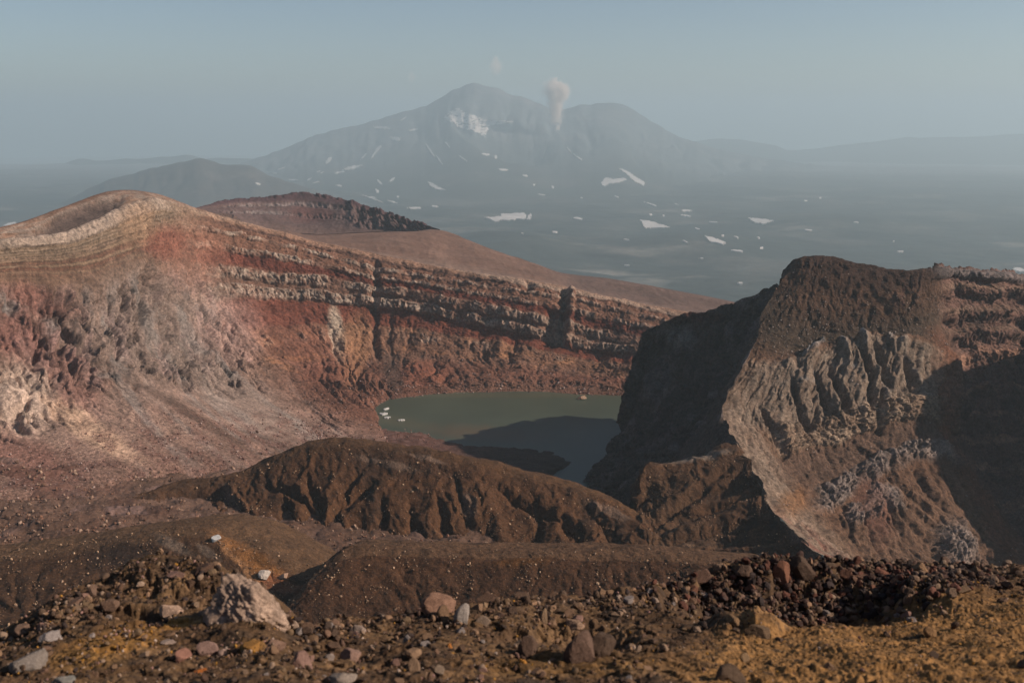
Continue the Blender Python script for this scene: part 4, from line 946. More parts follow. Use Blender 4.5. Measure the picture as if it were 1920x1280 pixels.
def locate(p, px, py, r=4.0):
    """point and normal of a sheet where the sight line through a photo pixel meets it first"""
    if not hasattr(p, '_pp'):
        p._pp = project(p.P); p._n = p.normals()
        p._front = np.einsum('ijk,ijk->ij', p._n, -p.P) > 0
    ok = (np.abs(p._pp[0] - px) < r) & (np.abs(p._pp[1] - py) < r) & p._front & (p.P[..., 1] > 1)
    i = np.argwhere(ok)
    if len(i) == 0:
        return locate(p, px, py, r * 2) if r < 40 else (None, None)
    dist = np.hypot(p._pp[0][ok] - px, p._pp[1][ok] - py) + 0.0 * p.P[..., 1][ok]
    dep = p.P[..., 1][ok]
    dist = dist + 100 * (dep > dep.min() * 1.06)
    j = tuple(i[np.argmin(dist)])
    return p.P[j], p._n[j]

# ------------------------------------------------------------------ rocks
def rock_shape(seed, sub, cuts=16, rough=0.10, dims=(1, 1, 1), sharp=120):
    r_ = np.random.default_rng(seed)
    bm = bmesh.new(); bmesh.ops.create_icosphere(bm, subdivisions=sub, radius=1.0)
    v_ = np.array([x.co[:] for x in bm.verts]); f_ = np.array([[x.index for x in fc.verts] for fc in bm.faces]); bm.free()
    n_ = r_.normal(size=(cuts, 3)); n_ /= np.linalg.norm(n_, axis=1)[:, None]
    dd = r_.uniform(0.5, 0.95, cuts)
    dots = v_ @ n_.T
    rad = np.where(dots > 0.05, dd / np.maximum(dots, 0.05), 9.0)
    rad = -np.log(np.sum(np.exp(-sharp * np.minimum(rad, 1.4)), axis=1) + math.exp(-sharp * 1.15)) / sharp
    if rough:
        rad = rad * (1 + rough * fbm(v_[:, 0] * 2.2 + seed, v_[:, 1] * 2.2, v_[:, 2] * 2.2, 5, 0.55) + 0.4 * rough * (cells(v_[:, 0] * 4 + seed, v_[:, 1] * 4 + v_[:, 2] * 3)[2] - 0.5))
    return v_ * rad[:, None] * np.array(dims), f_

M_ROCK = rock_material('weathered_rock', 14.0, 0.45, 0.5, 0.03, 0.35, use_object_color=True)
ROCKS = []
for i in range(12):
    dims = [(1, .8, .62), (1, .9, .8), (1, .7, .45), (.9, .9, .75)][i % 4]
    v_, f_ = rock_shape(100 + i, 4, cuts=9 + i // 2, rough=[0.06, 0.09, 0.13][i % 3], dims=dims)
    bm_ = bpy.data.meshes.new('rock')
    bm_.from_pydata(v_.tolist(), [], f_.tolist()); bm_.polygons.foreach_set('use_smooth', np.zeros(len(f_), bool)); bm_.materials.append(M_ROCK)
    ROCKS.append(bm_)
n_rock = 0
def rock(px, py, w_, h_, rgb, name='rock', label=None, group=None, shape=None, patch='fg', sink=0.36, rot=None, jit=0.08):
    """one loose rock, w_ x h_ photo pixels across, its middle at the pixel, bedded into the sheet"""
    global n_rock
    P, Nn = locate(PATCHES[patch], px, py + h_ * 0.35)
    if P is None: return None
    k_ = P[1] / FPX * 1.02
    o = bpy.data.objects.new(name, ROCKS[n_rock % 12 if shape is None else shape]); n_rock += 1
    sx, sz = w_ * k_ * 0.56, h_ * k_ * 0.62
    me_d = [(1, .8, .62), (1, .9, .8), (1, .7, .45), (.9, .9, .75)][ROCKS.index(o.data) % 4]
    o.scale = (sx / me_d[0], 0.5 * (sx + sz) / me_d[1], sz / me_d[2])
    o.location = Vector(P) + Vector((0, 0, sz * (1 - 2 * sink)))
    o.rotation_euler = (random.uniform(-jit, jit) * 2, (rot if rot is not None else random.uniform(-0.25, 0.25)), random.uniform(-0.5, 0.5) + (math.pi if random.random() < 0.5 else 0))
    c_ = A(*rgb); dust = A(112, 86, 66) if patch == 'fg' else c_
    c_ = (c_ + (dust - c_) * 0.42) * random.uniform(0.85, 1.08)
    o.color = (*c_, 1)
    col.objects.link(o)
    tag(o, label, 'rock', group)
    return o
G = 'loose rocks on the foreground slope'
LIGHT, PINK, TAN, BRN, DRK, GREY, RED, ORG = (176, 150, 132), (150, 112, 100), (136, 104, 80), (102, 76, 60), (62, 50, 46), (140, 130, 126), (112, 66, 52), (190, 112, 36)
NAMED = [
    (318, 1142, 54, 26, (196, 160, 136), 'long flat pale peach rock lying on the yellow soil by the pink outcrop', 2),
    (377, 1147, 13, 11, LIGHT, 'tiny whitish stone between the flat peach rock and the pink outcrop', 1),
    (58, 1234, 66, 42, (150, 140, 132), 'rough knobbly grey-white rock low at the left edge of the slope', 3),
    (100, 1194, 44, 26, (168, 156, 150), 'pale grey slab just above the knobbly grey-white rock', 2),
    (313, 1201, 30, 17, (172, 150, 138), 'small whitish wedge on the dark soil below the yellow patch', 4),
    (340, 1224, 32, 26, (160, 108, 92), 'dusty rose rock with a jagged top beside the pink-grey lumps', 3),
    (386, 1213, 40, 28, (156, 122, 112), 'pink-grey lump between the rose rock and a smaller pale lump', 7),
    (417, 1222, 22, 16, (168, 138, 126), 'small pale pink lump at the foot of the pink outcrop', 1),
    (378, 1263, 40, 18, (206, 108, 26), 'bright orange flat stone at the bottom edge of the slope', 2),
    (566, 1238, 46, 40, (146, 110, 100), 'rounded pinkish boulder low on the slope below the pink outcrop', 1),
    (123, 1276, 48, 26, (150, 148, 140), 'pale grey rock cut by the bottom edge at the left', 4),
    (640, 1268, 76, 30, (158, 142, 128), 'broad whitish rock cut by the bottom edge below the pinkish boulder', 8),
    (143, 1128, 32, 22, (112, 84, 72), 'brown angular rock on the crest at the far left rubble', 3),
    (202, 1133, 38, 22, (100, 76, 64), 'dark brown slab in the rubble with a black shadow under it', 2),
    (174, 1104, 20, 20, (108, 84, 72), 'small pointed brown rock topping the left rubble crest', 1),
    (327, 1074, 32, 16, (132, 100, 92), 'dusky pink rock on top of the left rubble crest', 4),
    (385, 1062, 40, 16, (86, 62, 54), 'dark red-brown rock on the crest just left of the pink outcrop', 6),
    (44, 1178, 30, 24, (112, 88, 76), 'brown round rock near the left edge above the grey slab', 5),
    (476, 1211, 34, 22, (168, 114, 44), 'mustard yellow rock at the foot of the pink outcrop', 3),
    (514, 1204, 40, 24, (146, 112, 96), 'pinkish tan slab under the right foot of the pink outcrop', 0),
    (617, 1230, 22, 18, (146, 132, 124), 'small grey stone right of the rounded pinkish boulder', 1),
    (826, 1132, 66, 44, (138, 100, 82), 'square pinkish block standing on the crest with a black left side', 5),
    (830, 1150, 34, 36, (116, 88, 66), 'round brown rock leaning in front of the square pinkish block', 1),
    (868, 1148, 28, 42, (156, 146, 138), 'upright whitish rock at the right side of the square pinkish block', 7),
    (918, 1120, 52, 34, (92, 68, 58), 'large dark brown boulder on the crest right of the square block', 0),
    (950, 1126, 15, 15, (122, 96, 72), 'small round tan stone in front of the dark brown crest boulder', 1),
    (977, 1117, 30, 26, (70, 54, 48), 'black-brown rock on the crest beside the small round tan stone', 3),
    (1073, 1169, 42, 20, (166, 132, 108), 'pale pinkish flat rock resting on top of the big dark boulder', 2),
    (1090, 1209, 62, 66, (84, 64, 58), 'big dark boulder standing alone in the middle of the slope', 7),
    (1132, 1204, 46, 52, (46, 38, 36), 'black boulder touching the right side of the big dark boulder', 5),
    (990, 1212, 38, 44, (66, 50, 46), 'dark brown boulder in the shadow left of the big dark boulder', 1),
    (774, 1220, 28, 28, (148, 116, 90), 'angular tan stone below the square pinkish block', 5),
    (776, 1248, 20, 36, (142, 112, 88), 'upright narrow tan stone below the angular tan stone', 7),
    (795, 1261, 26, 24, (134, 106, 84), 'squat tan stone right of the upright narrow one', 9),
    (826, 1254, 24, 18, (146, 124, 104), 'slanting pale brown stone at the bottom middle of the slope', 6),
    (670, 1178, 28, 16, (170, 148, 134), 'whitish flat stone near the dip in the crest', 2),
    (660, 1221, 40, 28, (142, 110, 98), 'faded pink rock midway between the dip and the bottom edge', 4),
    (843, 1210, 11, 9, ORG, 'tiny orange stone in the middle of the slope', 1),
    (978, 1238, 18, 11, (196, 128, 40), 'small yellow-orange stone below the dark boulders', 2),
    (907, 1163, 32, 18, (128, 108, 92), 'flat grey-brown stone below the dark brown crest boulder', 6),
    (1020, 1153, 16, 30, (134, 108, 84), 'thin upright tan flake in the dark hollow', 7),
    (1317, 1078, 62, 36, (98, 70, 60), 'wide red-brown boulder at the left end of the dark rubble bank', 0),
    (1390, 1068, 34, 28, (60, 46, 42), 'black block on the dark rubble bank right of the wide red-brown boulder', 5),
    (1467, 1070, 32, 46, (120, 72, 56), 'tall rusty red rock leaning on the dark rubble bank', 7),
    (1503, 1060, 48, 36, (48, 38, 36), 'large black boulder topping the dark rubble bank', 1),
    (1587, 1077, 36, 20, (104, 64, 52), 'low rusty rock right of the large black boulder', 2),
    (1618, 1081, 26, 18, (112, 76, 60), 'small rusty block between two low red rocks', 3),
    (1653, 1070, 42, 22, (114, 62, 50), 'red slab lying along the top of the dark rubble bank', 6),
    (1684, 1084, 30, 26, (84, 58, 50), 'dark red rock at the right end of the dark rubble bank', 9),
    (1720, 1066, 40, 30, (136, 102, 74), 'tan boulder on the crest at the right end of the rubble bank', 1),
    (1730, 1084, 24, 16, (146, 116, 90), 'pale tan flat stone just below the tan crest boulder', 2),
    (1748, 1099, 14, 12, (160, 132, 112), 'small pale round stone below the tan flat stone', 1),
    (1702, 1121, 16, 22, (138, 108, 88), 'upright tan stone at the right end of the dark hollow', 7),
    (1590, 1142, 22, 14, (160, 134, 112), 'pale stone lit in the middle of the dark hollow', 3),
    (1557, 1155, 26, 14, (148, 120, 98), 'flat pale brown stone on the near lip of the dark hollow', 2),
    (1623, 1163, 11, 9, (196, 122, 36), 'tiny orange stone on the near lip of the dark hollow', 1),
    (1425, 1178, 50, 26, (84, 66, 48), 'dark mossy mound-shaped boulder casting a shadow on golden ground', 4),
    (1376, 1161, 42, 22, (122, 92, 62), 'ochre hump of rock left of the dark mossy boulder', 8),
    (1746, 1184, 26, 22, (144, 104, 64), 'ochre rock with a long black shadow on the golden ground', 5),
    (1366, 1262, 66, 34, (66, 54, 44), 'dark rock at the bottom edge on the golden ground', 1),
    (1395, 1232, 18, 22, (138, 110, 80), 'upright tan stone behind the dark bottom-edge rock', 7),
    (1807, 1101, 28, 18, (138, 110, 84), 'pale tan rock in the gravel near the right crest', 0),
    (1160, 1118, 13, 11, LIGHT, 'small whitish stone on the crest above the pale flat rock', 1),
    (1100, 1127, 16, 13, (160, 132, 116), 'pale pink stone on the crest left of the small whitish stone', 3),
    (1227, 1124, 16, 11, (174, 148, 130), 'whitish oval stone on the crest left of the dark hollow', 2),
]
for a in NAMED:
    rock(a[0], a[1], a[2], a[3], a[4], 'rock', a[5], G, a[6])
r2 = np.random.default_rng(21)
G2 = 'small loose stones of the foreground rubble'
PAL = [BRN, TAN, DRK, PINK, (120, 92, 70), (88, 66, 54), (150, 122, 100), GREY]
cnt = 0
while cnt < 225:
    px = r2.uniform(0, 1920)
    top_ = np.interp(px, fx, fy)
    py = top_ + (1278 - top_) * r2.uniform(0, 1) ** 1.5
    keep = 1.0 if px < 1250 else (1.0 if py < 1160 else 0.15)
    if r2.uniform() > keep or (380 < px < 560 and 1060 < py < 1210): continue
    sz = r2.uniform(9, 22) * (1.15 if py - top_ < 30 else 1)
    c_ = PAL[r2.integers(len(PAL))] if not (1290 < px < 1700 and py < 1110) else [RED, DRK, (90, 62, 52)][r2.integers(3)]
    dark_ = (1290 < px < 1700 and py < 1110)
    rock(px, py, sz, sz * r2.uniform(0.5, 0.9), c_, 'rock',
         'small dark red or black stone packed into the dark rubble bank' if dark_ else 'small earthy stone among many like it in the foreground rubble',
         'small stones of the dark rubble bank' if dark_ else G2)
    cnt += 1
# the pink outcrop
v_, f_ = rock_shape(55, 6, cuts=20, rough=0.0, dims=(1.2, 0.85, 0.9))
rn = np.linalg.norm(v_, axis=1); un = v_ / rn[:, None]
dd = 0.16 * fbm(un[:, 0] * 2, un[:, 1] * 2, un[:, 2] * 2, 5, 0.6) + 0.10 * (ridge(un[:, 0] * 3 + un[:, 2] * 2, un[:, 1] * 3, un[:, 2] * 2, 4) - 0.6) + 0.05 * (cells(un[:, 0] * 6 + un[:, 1] * 3, un[:, 2] * 5)[2] - 0.5) + 0.03 * fbm(un[:, 0] * 14, un[:, 1] * 14, un[:, 2] * 14, 3)
v_ = v_ + un * dd[:, None]
v_[:, 2] -= 0.38 * v_[:, 0] * (v_[:, 2] > -0.3); 
P0, _ = locate(fg, 462, 1160)
kk = P0[1] / FPX
o = mesh_object('rock_outcrop', v_ * kk * np.array([98, 84, 80]), f_, M_ROCK)
o.location = Vector(P0) + Vector((0.0, 0.12, 8 * kk)); o.color = (*A(146, 120, 102), 1)
tag(o, 'large rough pinkish-beige outcrop on the left of the foreground slope', 'rock outcrop')
# pale blocks farther down and the rock in the lake
rock(405, 1008, 17, 14, (186, 178, 172), 'boulder', 'pale block at the top of the orange streak on the left mound', None, 3, 'left_mound')
rock(497, 1074, 21, 20, (182, 164, 150), 'boulder', 'pale squarish boulder at the foot of the orange streak', None, 5, 'left_mound')
rock(533, 1078, 20, 12, (150, 118, 98), 'boulder', 'brown boulder right of the pale squarish boulder on the left mound', None, 0, 'left_mound')
o = rock(1093, 746, 17, 7, (150, 122, 100), 'boulder', 'flat brown boulder standing in the lake near its far shore', None, 2, 'wall')
o.location = Vector(at(1093, 748, -200.0)) + Vector((0, 0, 0.6))

# stones too many to count, one scatter per slope
SH1 = [rock_shape(300 + i, 1, cuts=9, rough=0.0, dims=[(1, .8, .6), (1, .9, .8), (.9, .7, .5)][i % 3]) for i in range(8)]
SH2 = [rock_shape(400 + i, 2, cuts=7, rough=0.07, dims=[(1, .8, .6), (1, .9, .8), (.9, .7, .5)][i % 3]) for i in range(8)]
def scatter(name, pk, n, px_lo, px_hi, colors, mask=None, seed=1, power=2.2, sink=0.1, mat=None, SH=SH1):
    p = PATCHES[pk]; r_ = np.random.default_rng(seed)
    if not hasattr(p, '_n'): locate(p, 0, 0, 39)
    nrm = p.normals()
    front = (np.einsum('ijk,ijk->ij', nrm, -p.P) > 0).astype(float)
    pw = front * ((p.px > -120) & (p.px < 2040) & (p.py < 1300))
    ar = np.abs(np.gradient(p.px, axis=1) * np.gradient(p.py, axis=0)).clip(0, 40)
    pw = pw * ar * (mask if mask is not None else 1)
    cum = np.cumsum(pw.ravel()); idx = np.searchsorted(cum, r_.uniform(0, cum[-1], n)).clip(0, pw.size - 1)
    pos = p.P.reshape(-1, 3)[idx] + r_.normal(size=(n, 3)) * 0.02
    dist = np.linalg.norm(pos, axis=1)
    size = px_lo + (px_hi - px_lo) * r_.uniform(0, 1, n) ** power * r_.uniform(0.3, 1, n)
    rad = size * dist / FPX * 0.5
    cols_ = np.array([A(*c) for c in colors])[r_.integers(0, len(colors), n)] * r_.uniform(0.75, 1.2, (n, 1))
    VV, FF, CC, off = [], [], [], 0
    for k_ in range(8):
        sel = np.arange(n) % 8 == k_
        m_ = sel.sum(); v0, f0 = SH[k_]
        q_ = r_.normal(size=(m_, 4)); q_ /= np.linalg.norm(q_, axis=1)[:, None]
        a, b, c, d_ = q_.T
        Rm = np.array([[1 - 2 * (c * c + d_ * d_), 2 * (b * c - a * d_), 2 * (b * d_ + a * c)], [2 * (b * c + a * d_), 1 - 2 * (b * b + d_ * d_), 2 * (c * d_ - a * b)], [2 * (b * d_ - a * c), 2 * (c * d_ + a * b), 1 - 2 * (b * b + c * c)]]).transpose(2, 0, 1)
        vv = np.einsum('nij,vj->nvi', Rm, v0) * rad[sel][:, None, None] + (pos[sel] + nrm.reshape(-1, 3)[idx][sel] * (rad[sel] * (1 - 2 * sink) * 0.6)[:, None])[:, None, :]
        VV.append(vv.reshape(-1, 3)); FF.append((f0[None] + (np.arange(m_) * len(v0))[:, None, None]).reshape(-1, 3) + off)
        CC.append(np.repeat(cols_[sel], len(v0), axis=0)); off += m_ * len(v0)
    o = mesh_object(name, np.concatenate(VV), np.concatenate(FF), mat or M_STONE, np.concatenate(CC), smooth=False)
    o['kind'] = 'stuff'
    return o
M_STONE = rock_material('loose_stone', 2.0, 0.3, 0.3, 0.2)
WARM = [(160, 126, 98), (140, 108, 84), (116, 88, 68), (178, 144, 116), (104, 78, 60), (170, 136, 106), (110, 84, 66)]
cl = lambda p, f_, s_: ss(fbm(p.px / f_, p.py / f_ * 1.6, s_, 5, 0.65), -0.2, 0.4) ** 1.5 + 0.12
hmask = ss(h.V, 1.8, 2.2) * cl(h, 60, 1) * (0.4 + ss(hgully, 0.3, 0.8) + 0.8 * ss(h.V, 4.2, 4.9))
scatter('scattered_stones', 'hill', 5200, 1.4, 7.5, WARM, hmask, 1, 3.0)
scatter('scattered_stones', 'near_mound', 4200, 1.6, 9.0, WARM[:4] + [(90, 68, 52)], cl(PATCHES['near_mound'], 50, 2) * ss(PATCHES['near_mound'].V, 1.2, 1.6), 2, 2.8)
scatter('scattered_stones', 'left_mound', 3000, 1.4, 8.0, WARM, cl(PATCHES['left_mound'], 50, 3) * ss(PATCHES['left_mound'].V, 1.0, 1.5), 3, 3.0)
scatter('scattered_stones', 'spur', 2000, 1.2, 6.0, WARM, cl(s, 40, 4) * ss(s.V, 1.9, 2.2), 4, 3.0)
fl = PATCHES['floor']
scatter('scattered_stones', 'floor', 6500, 1.5, 12.0, [(132, 102, 84), (112, 82, 66), (154, 124, 104), (94, 68, 54), (122, 86, 68)], cl(fl, 45, 5), 5, 2.6)
wm = ss(w.V, 7.3, 8.4) * (0.12 + stoneflat * 1.2) + band(w.V, 7.0, 9.2, 0.3) * far * 0.25 * ss(w.U, 7, 9)
wm = wm + w.spot(700, 805, 130, 55, 8, 0.5) * 2.2
scatter('scattered_stones', 'wall', 9000, 1.2, 7.0, [(146, 110, 98), (124, 88, 76), (172, 144, 132), (104, 74, 64)], wm, 6, 2.8)
scatter('scattered_stones', 'beach', 900, 1.2, 6.0, [(130, 96, 84), (108, 78, 66), (160, 130, 116)], (1 - ss(bch.U, 3.5, 5)) + 0.08, 7, 2.5)
scatter('scattered_stones', 'face', 2600, 1.2, 6.0, [(150, 128, 114), (120, 96, 80), (172, 150, 136)], (band(f.V - 2, 0.6, 1.7, 0.2) * 1.6 + 0.15 + knob * 3 + ss(f.V - 2, 5.5, 6.5) * 0.25) * lit * ss(f.V, 2.1, 2.3), 8, 3.0)
scatter('scattered_stones', 'flank', 1400, 0.9, 3.0, [(160, 136, 120), (96, 76, 66)], ss(PATCHES['flank'].V, 2.0, 2.2), 9, 3.0)
fgm = vis * ss(V, 3.6, 4.0) * (1 - 0.75 * grass) * (cl(fg, 80, 6)) 
scatter('pebbles', 'fg', 7500, 1.6, 11.0, [BRN, TAN, DRK, PINK, LIGHT, (120, 92, 66), (160, 112, 50), (88, 66, 54)], fgm, 10, 2.4)
bank = np.maximum(fg.spot(1500, 1085, 240, 26, 0, 0.5), fg.spot(1740, 1090, 110, 28, 0, 0.5))
rm = vis * ss(V, 3.7, 4.0) * (1 - 0.95 * grass * (1 - bank)) * (0.25 + 1.6 * (1 - ss(fg.py - np.interp(fg.px, fx, fy), 15, 60))) * cl(fg, 60, 9)
scatter('rubble', 'fg', 9500, 3.5, 21, [BRN, TAN, DRK, (92, 72, 58), (112, 88, 66), (88, 66, 54), (70, 56, 48), (80, 62, 50), (140, 114, 94)], rm, 12, 2.4, 0.3, SH=SH2)
scatter('rubble', 'fg', 2600, 4, 24, [(96, 62, 50), DRK, (76, 56, 48), (92, 70, 58), (56, 46, 42), (116, 92, 74)], bank * vis * ss(V, 3.7, 4.0), 13, 2.0, 0.3, SH=SH2)
scatter('pebbles', 'fg', 2600, 1.4, 7.0, [(140, 100, 52), (112, 80, 46), (84, 64, 44), (150, 120, 84)], vis * ss(V, 3.6, 4.0) * grass, 11, 2.0)

# ------------------------------------------------------------------ ice on the lake shore
M_ICE = bpy.data.materials.new('dusty_ice'); M_ICE.use_nodes = True
b = M_ICE.node_tree.nodes['Principled BSDF']; b.inputs['Roughness'].default_value = 0.6
nz = M_ICE.node_tree.nodes.new('ShaderNodeTexNoise'); nz.inputs['Scale'].default_value = 1.2; nz.inputs['Detail'].default_value = 5
rp = M_ICE.node_tree.nodes.new('ShaderNodeValToRGB'); rp.color_ramp.elements[0].color = (0.24, 0.22, 0.20, 1); rp.color_ramp.elements[1].color = (0.55, 0.53, 0.50, 1)
tc = M_ICE.node_tree.nodes.new('ShaderNodeTexCoord')
M_ICE.node_tree.links.new(tc.outputs['Object'], nz.inputs['Vector']); M_ICE.node_tree.links.new(nz.outputs[0], rp.inputs[0]); M_ICE.node_tree.links.new(rp.outputs[0], b.inputs['Base Color'])
def floe(px, py, ln, wd, rot, label, seed):
    r_ = np.random.default_rng(seed); c_ = at(px, py, -199.9); k_ = c_[1] / FPX
    n = 22; th = np.linspace(0, 2 * np.pi, n, endpoint=False); rad = r_.uniform(0.65, 1.1, n)
    x, y = np.cos(th) * rad * ln * k_ / 2, np.sin(th) * rad * wd * k_ * 1.6
    a = R(rot); x, y = x * math.cos(a) - y * math.sin(a), x * math.sin(a) + y * math.cos(a)
    bm = bmesh.new()
    top_ = [bm.verts.new((i, j, 0.55 + r_.uniform(-.12, .2))) for i, j in zip(x * 0.9, y * 0.9)]
    bot_ = [bm.verts.new((i, j, -0.5)) for i, j in zip(x, y)]
    mid = bm.verts.new((0, 0, 0.9))
    for i in range(n):
        j = (i + 1) % n
        bm.faces.new((top_[i], top_[j], mid)); bm.faces.new((bot_[i], bot_[j], top_[j], top_[i]))
    bm.faces.new(bot_[::-1])
    me = bpy.data.meshes.new('ice_floe'); bm.to_mesh(me); bm.free(); me.materials.append(M_ICE)
    o = bpy.data.objects.new('ice_floe', me); o.location = c_; col.objects.link(o)
    tag(o, label, 'ice floe', 'ice floes at the lake edge')
floe(724, 767, 17, 2.6, 55, 'thin slanting white ice sliver, farthest out of the floes', 1)
floe(719, 776, 20, 5.0, 0, 'largest white ice floe at the left tip of the lake', 2)
floe(726, 783, 15, 4.0, -10, 'white ice floe against the shore just below the largest one', 3)
floe(752, 788, 15, 2.4, 15, 'narrow greyish ice strip lying apart along the near shore', 4)

# ------------------------------------------------------------------ snow patches
M_SNOW = bpy.data.materials.new('old_snow'); M_SNOW.use_nodes = True
b = M_SNOW.node_tree.nodes['Principled BSDF']; b.inputs['Roughness'].default_value = 0.8
nz = M_SNOW.node_tree.nodes.new('ShaderNodeTexNoise'); nz.inputs['Scale'].default_value = 0.02; nz.inputs['Detail'].default_value = 5
rp = M_SNOW.node_tree.nodes.new('ShaderNodeValToRGB'); rp.color_ramp.elements[0].color = (0.34, 0.30, 0.28, 1); rp.color_ramp.elements[1].color = (0.64, 0.59, 0.55, 1)
tc = M_SNOW.node_tree.nodes.new('ShaderNodeTexCoord')
M_SNOW.node_tree.links.new(tc.outputs['Object'], nz.inputs['Vector']); M_SNOW.node_tree.links.new(nz.outputs[0], rp.inputs[0]); M_SNOW.node_tree.links.new(rp.outputs[0], b.inputs['Base Color'])
def bvh_of(p, st=1):
    Q = p.P[::st, ::st]; n, m = Q.shape[:2]; i = np.arange(n * m).reshape(n, m)
    return BVHTree.FromPolygons(Q.reshape(-1, 3).tolist(), np.stack([i[:-1, :-1], i[:-1, 1:], i[1:, 1:], i[1:, :-1]], -1).reshape(-1, 4).tolist())
BV = [bvh_of(PATCHES['volcano']), bvh_of(PATCHES['foothill'])]
sel = PATCHES['plain'].P[:560]; tmp = Patch.__new__(Patch); tmp.P = sel; BV.append(bvh_of(tmp))
def hit(px, py):
    d_ = Vector(at(px, py, 1.0)).normalized(); best = None
    for t_ in BV:
        r_ = t_.ray_cast(Vector((0, 0, 0)), d_)
        if r_[0] is not None and (best is None or r_[3] < best[1]): best = (r_[0], r_[3])
    return best
def inside(poly, x, y):
    p = np.array(poly); n = len(p); res = np.zeros(x.shape, bool); j = n - 1
    for i in range(n):
        c_ = ((p[i, 1] > y) != (p[j, 1] > y)) & (x < (p[j, 0] - p[i, 0]) * (y - p[i, 1]) / (p[j, 1] - p[i, 1] + 1e-9) + p[i, 0])
        res ^= c_; j = i
    return res
def snow(label, group=None, poly=None, ell=None, holes=0.0):
    if poly is not None:
        p = np.array(poly); x0, x1, y0, y1 = p[:, 0].min(), p[:, 0].max(), p[:, 1].min(), p[:, 1].max()
    else:
        cx, cy, a, b_, rot = ell; m_ = max(a, b_) + 1; x0, x1, y0, y1 = cx - m_, cx + m_, cy - m_, cy + m_
    q_ = 0.45 if (x1 - x0) < 90 else 0.9
    gx, gy = np.meshgrid(np.arange(x0 - 1, x1 + 1, q_), np.arange(y0 - 1, y1 + 1, q_ * 0.7))
    if poly is not None:
        wx, wy = gx + 5.0 * fbm(gx / 8, gy / 3, 2, 4, 0.6), gy + 2.2 * fbm(gx / 6, gy / 3, 7, 4, 0.6)
        mk = inside(poly, wx, wy)
    else:
        t_ = R(rot); dx, dy = gx - cx, gy - cy
        ex, ey = (dx * math.cos(t_) + dy * math.sin(t_)) / (a * 0.68), (-dx * math.sin(t_) + dy * math.cos(t_)) / (max(b_ * 0.58, 0.85) * 0.6)
        mk = np.hypot(ex, ey) + 1.1 * fbm(gx / 5 + cx, gy / 2.0, 1, 4, 0.6) < 1
    if holes: mk &= fbm(gx / 9, gy / 4, 5, 4) > holes
    ids = {}; vs = []; fs = []
    def vid(i, j):
        if (i, j) not in ids:
            r_ = hit(gx[i, j], gy[i, j])
            if r_ is None: return None
            ids[(i, j)] = len(vs); vs.append(r_[0] + Vector((0, 0, 5)))
        return ids[(i, j)]
    for i, j in np.argwhere(mk[:-1, :-1]):
        q4 = [vid(i, j), vid(i, j + 1), vid(i + 1, j + 1), vid(i + 1, j)]
        if None in q4: continue
        dd_ = [vs[k_].length for k_ in q4]
        if max(dd_) - min(dd_) < 900: fs.append(q4)
    if not fs: return
    bm = bmesh.new(); bv = [bm.verts.new(v_) for v_ in vs]
    for q4 in fs: bm.faces.new([bv[k_] for k_ in q4])
    ext = bmesh.ops.extrude_face_region(bm, geom=bm.faces[:])
    for e_ in ext['geom']:
        if isinstance(e_, bmesh.types.BMVert): e_.co.z += 3
    bmesh.ops.translate(bm, verts=bv, vec=(0, 0, -14))
    bmesh.ops.recalc_face_normals(bm, faces=bm.faces[:])
    me = bpy.data.meshes.new('snow_patch'); c_ = sum(vs, Vector()) / len(vs)
    bmesh.ops.translate(bm, verts=bm.verts[:], vec=-c_); bm.to_mesh(me); bm.free(); me.materials.append(M_SNOW)
    o = bpy.data.objects.new('snow_patch', me); o.location = c_; col.objects.link(o)
    tag(o, label, 'snow patch', group or 'large snow patches')
snow('largest white snow patch on the plain, jagged, below the volcano', poly=[(909, 409), (920, 412), (929, 417.5), (938, 414), (955, 414), (970, 411.5), (984, 413), (986, 404), (983, 400.5), (965, 401.5), (950, 402.5), (937, 402), (940, 406), (926, 408.5)])
snow('small snow wedge just off the right tip of the largest snow patch', poly=[(987, 412), (995, 412), (997, 401), (990, 405)])
snow('bright wedge-shaped snow patch on the plain right of a small round one', poly=[(1200, 414), (1215, 415), (1235, 421), (1256, 427), (1228, 429), (1208, 428)])
snow('boat-shaped snow patch alone on the right part of the plain', poly=[(1402, 410), (1420, 411), (1450, 415), (1432, 421), (1415, 419)])
snow('slanting snow strip beside a small dark cone on the plain', poly=[(1321, 444), (1335, 447), (1360, 456), (1356, 460), (1330, 454)])
snow('ragged snow patch low on the right flank of the volcano', poly=[(1127, 347), (1135, 333), (1150, 337), (1170, 335), (1162, 331), (1174, 337), (1160, 343), (1143, 345), (1135, 350)])
snow('long slanting snow strip above the ragged patch on the right flank', poly=[(1159, 316), (1175, 321), (1191, 332), (1209, 343), (1206, 349), (1190, 341), (1177, 329)])
snow('slanting snow streak with a thin tail at the foot of the volcano', poly=[(802, 342), (812, 345), (820, 351), (837, 358), (818, 356), (806, 349)])
snow('dusty glacier below the main summit of the volcano', poly=[(832, 221), (846, 208), (860, 203), (868, 210), (884, 216), (912, 226), (968, 228), (930, 234), (916, 238), (908, 258), (900, 250), (887, 247), (863, 241), (848, 232)], holes=-0.12)
GP, GV = 'small snow flecks on the plain', 'small snow streaks on the volcano'
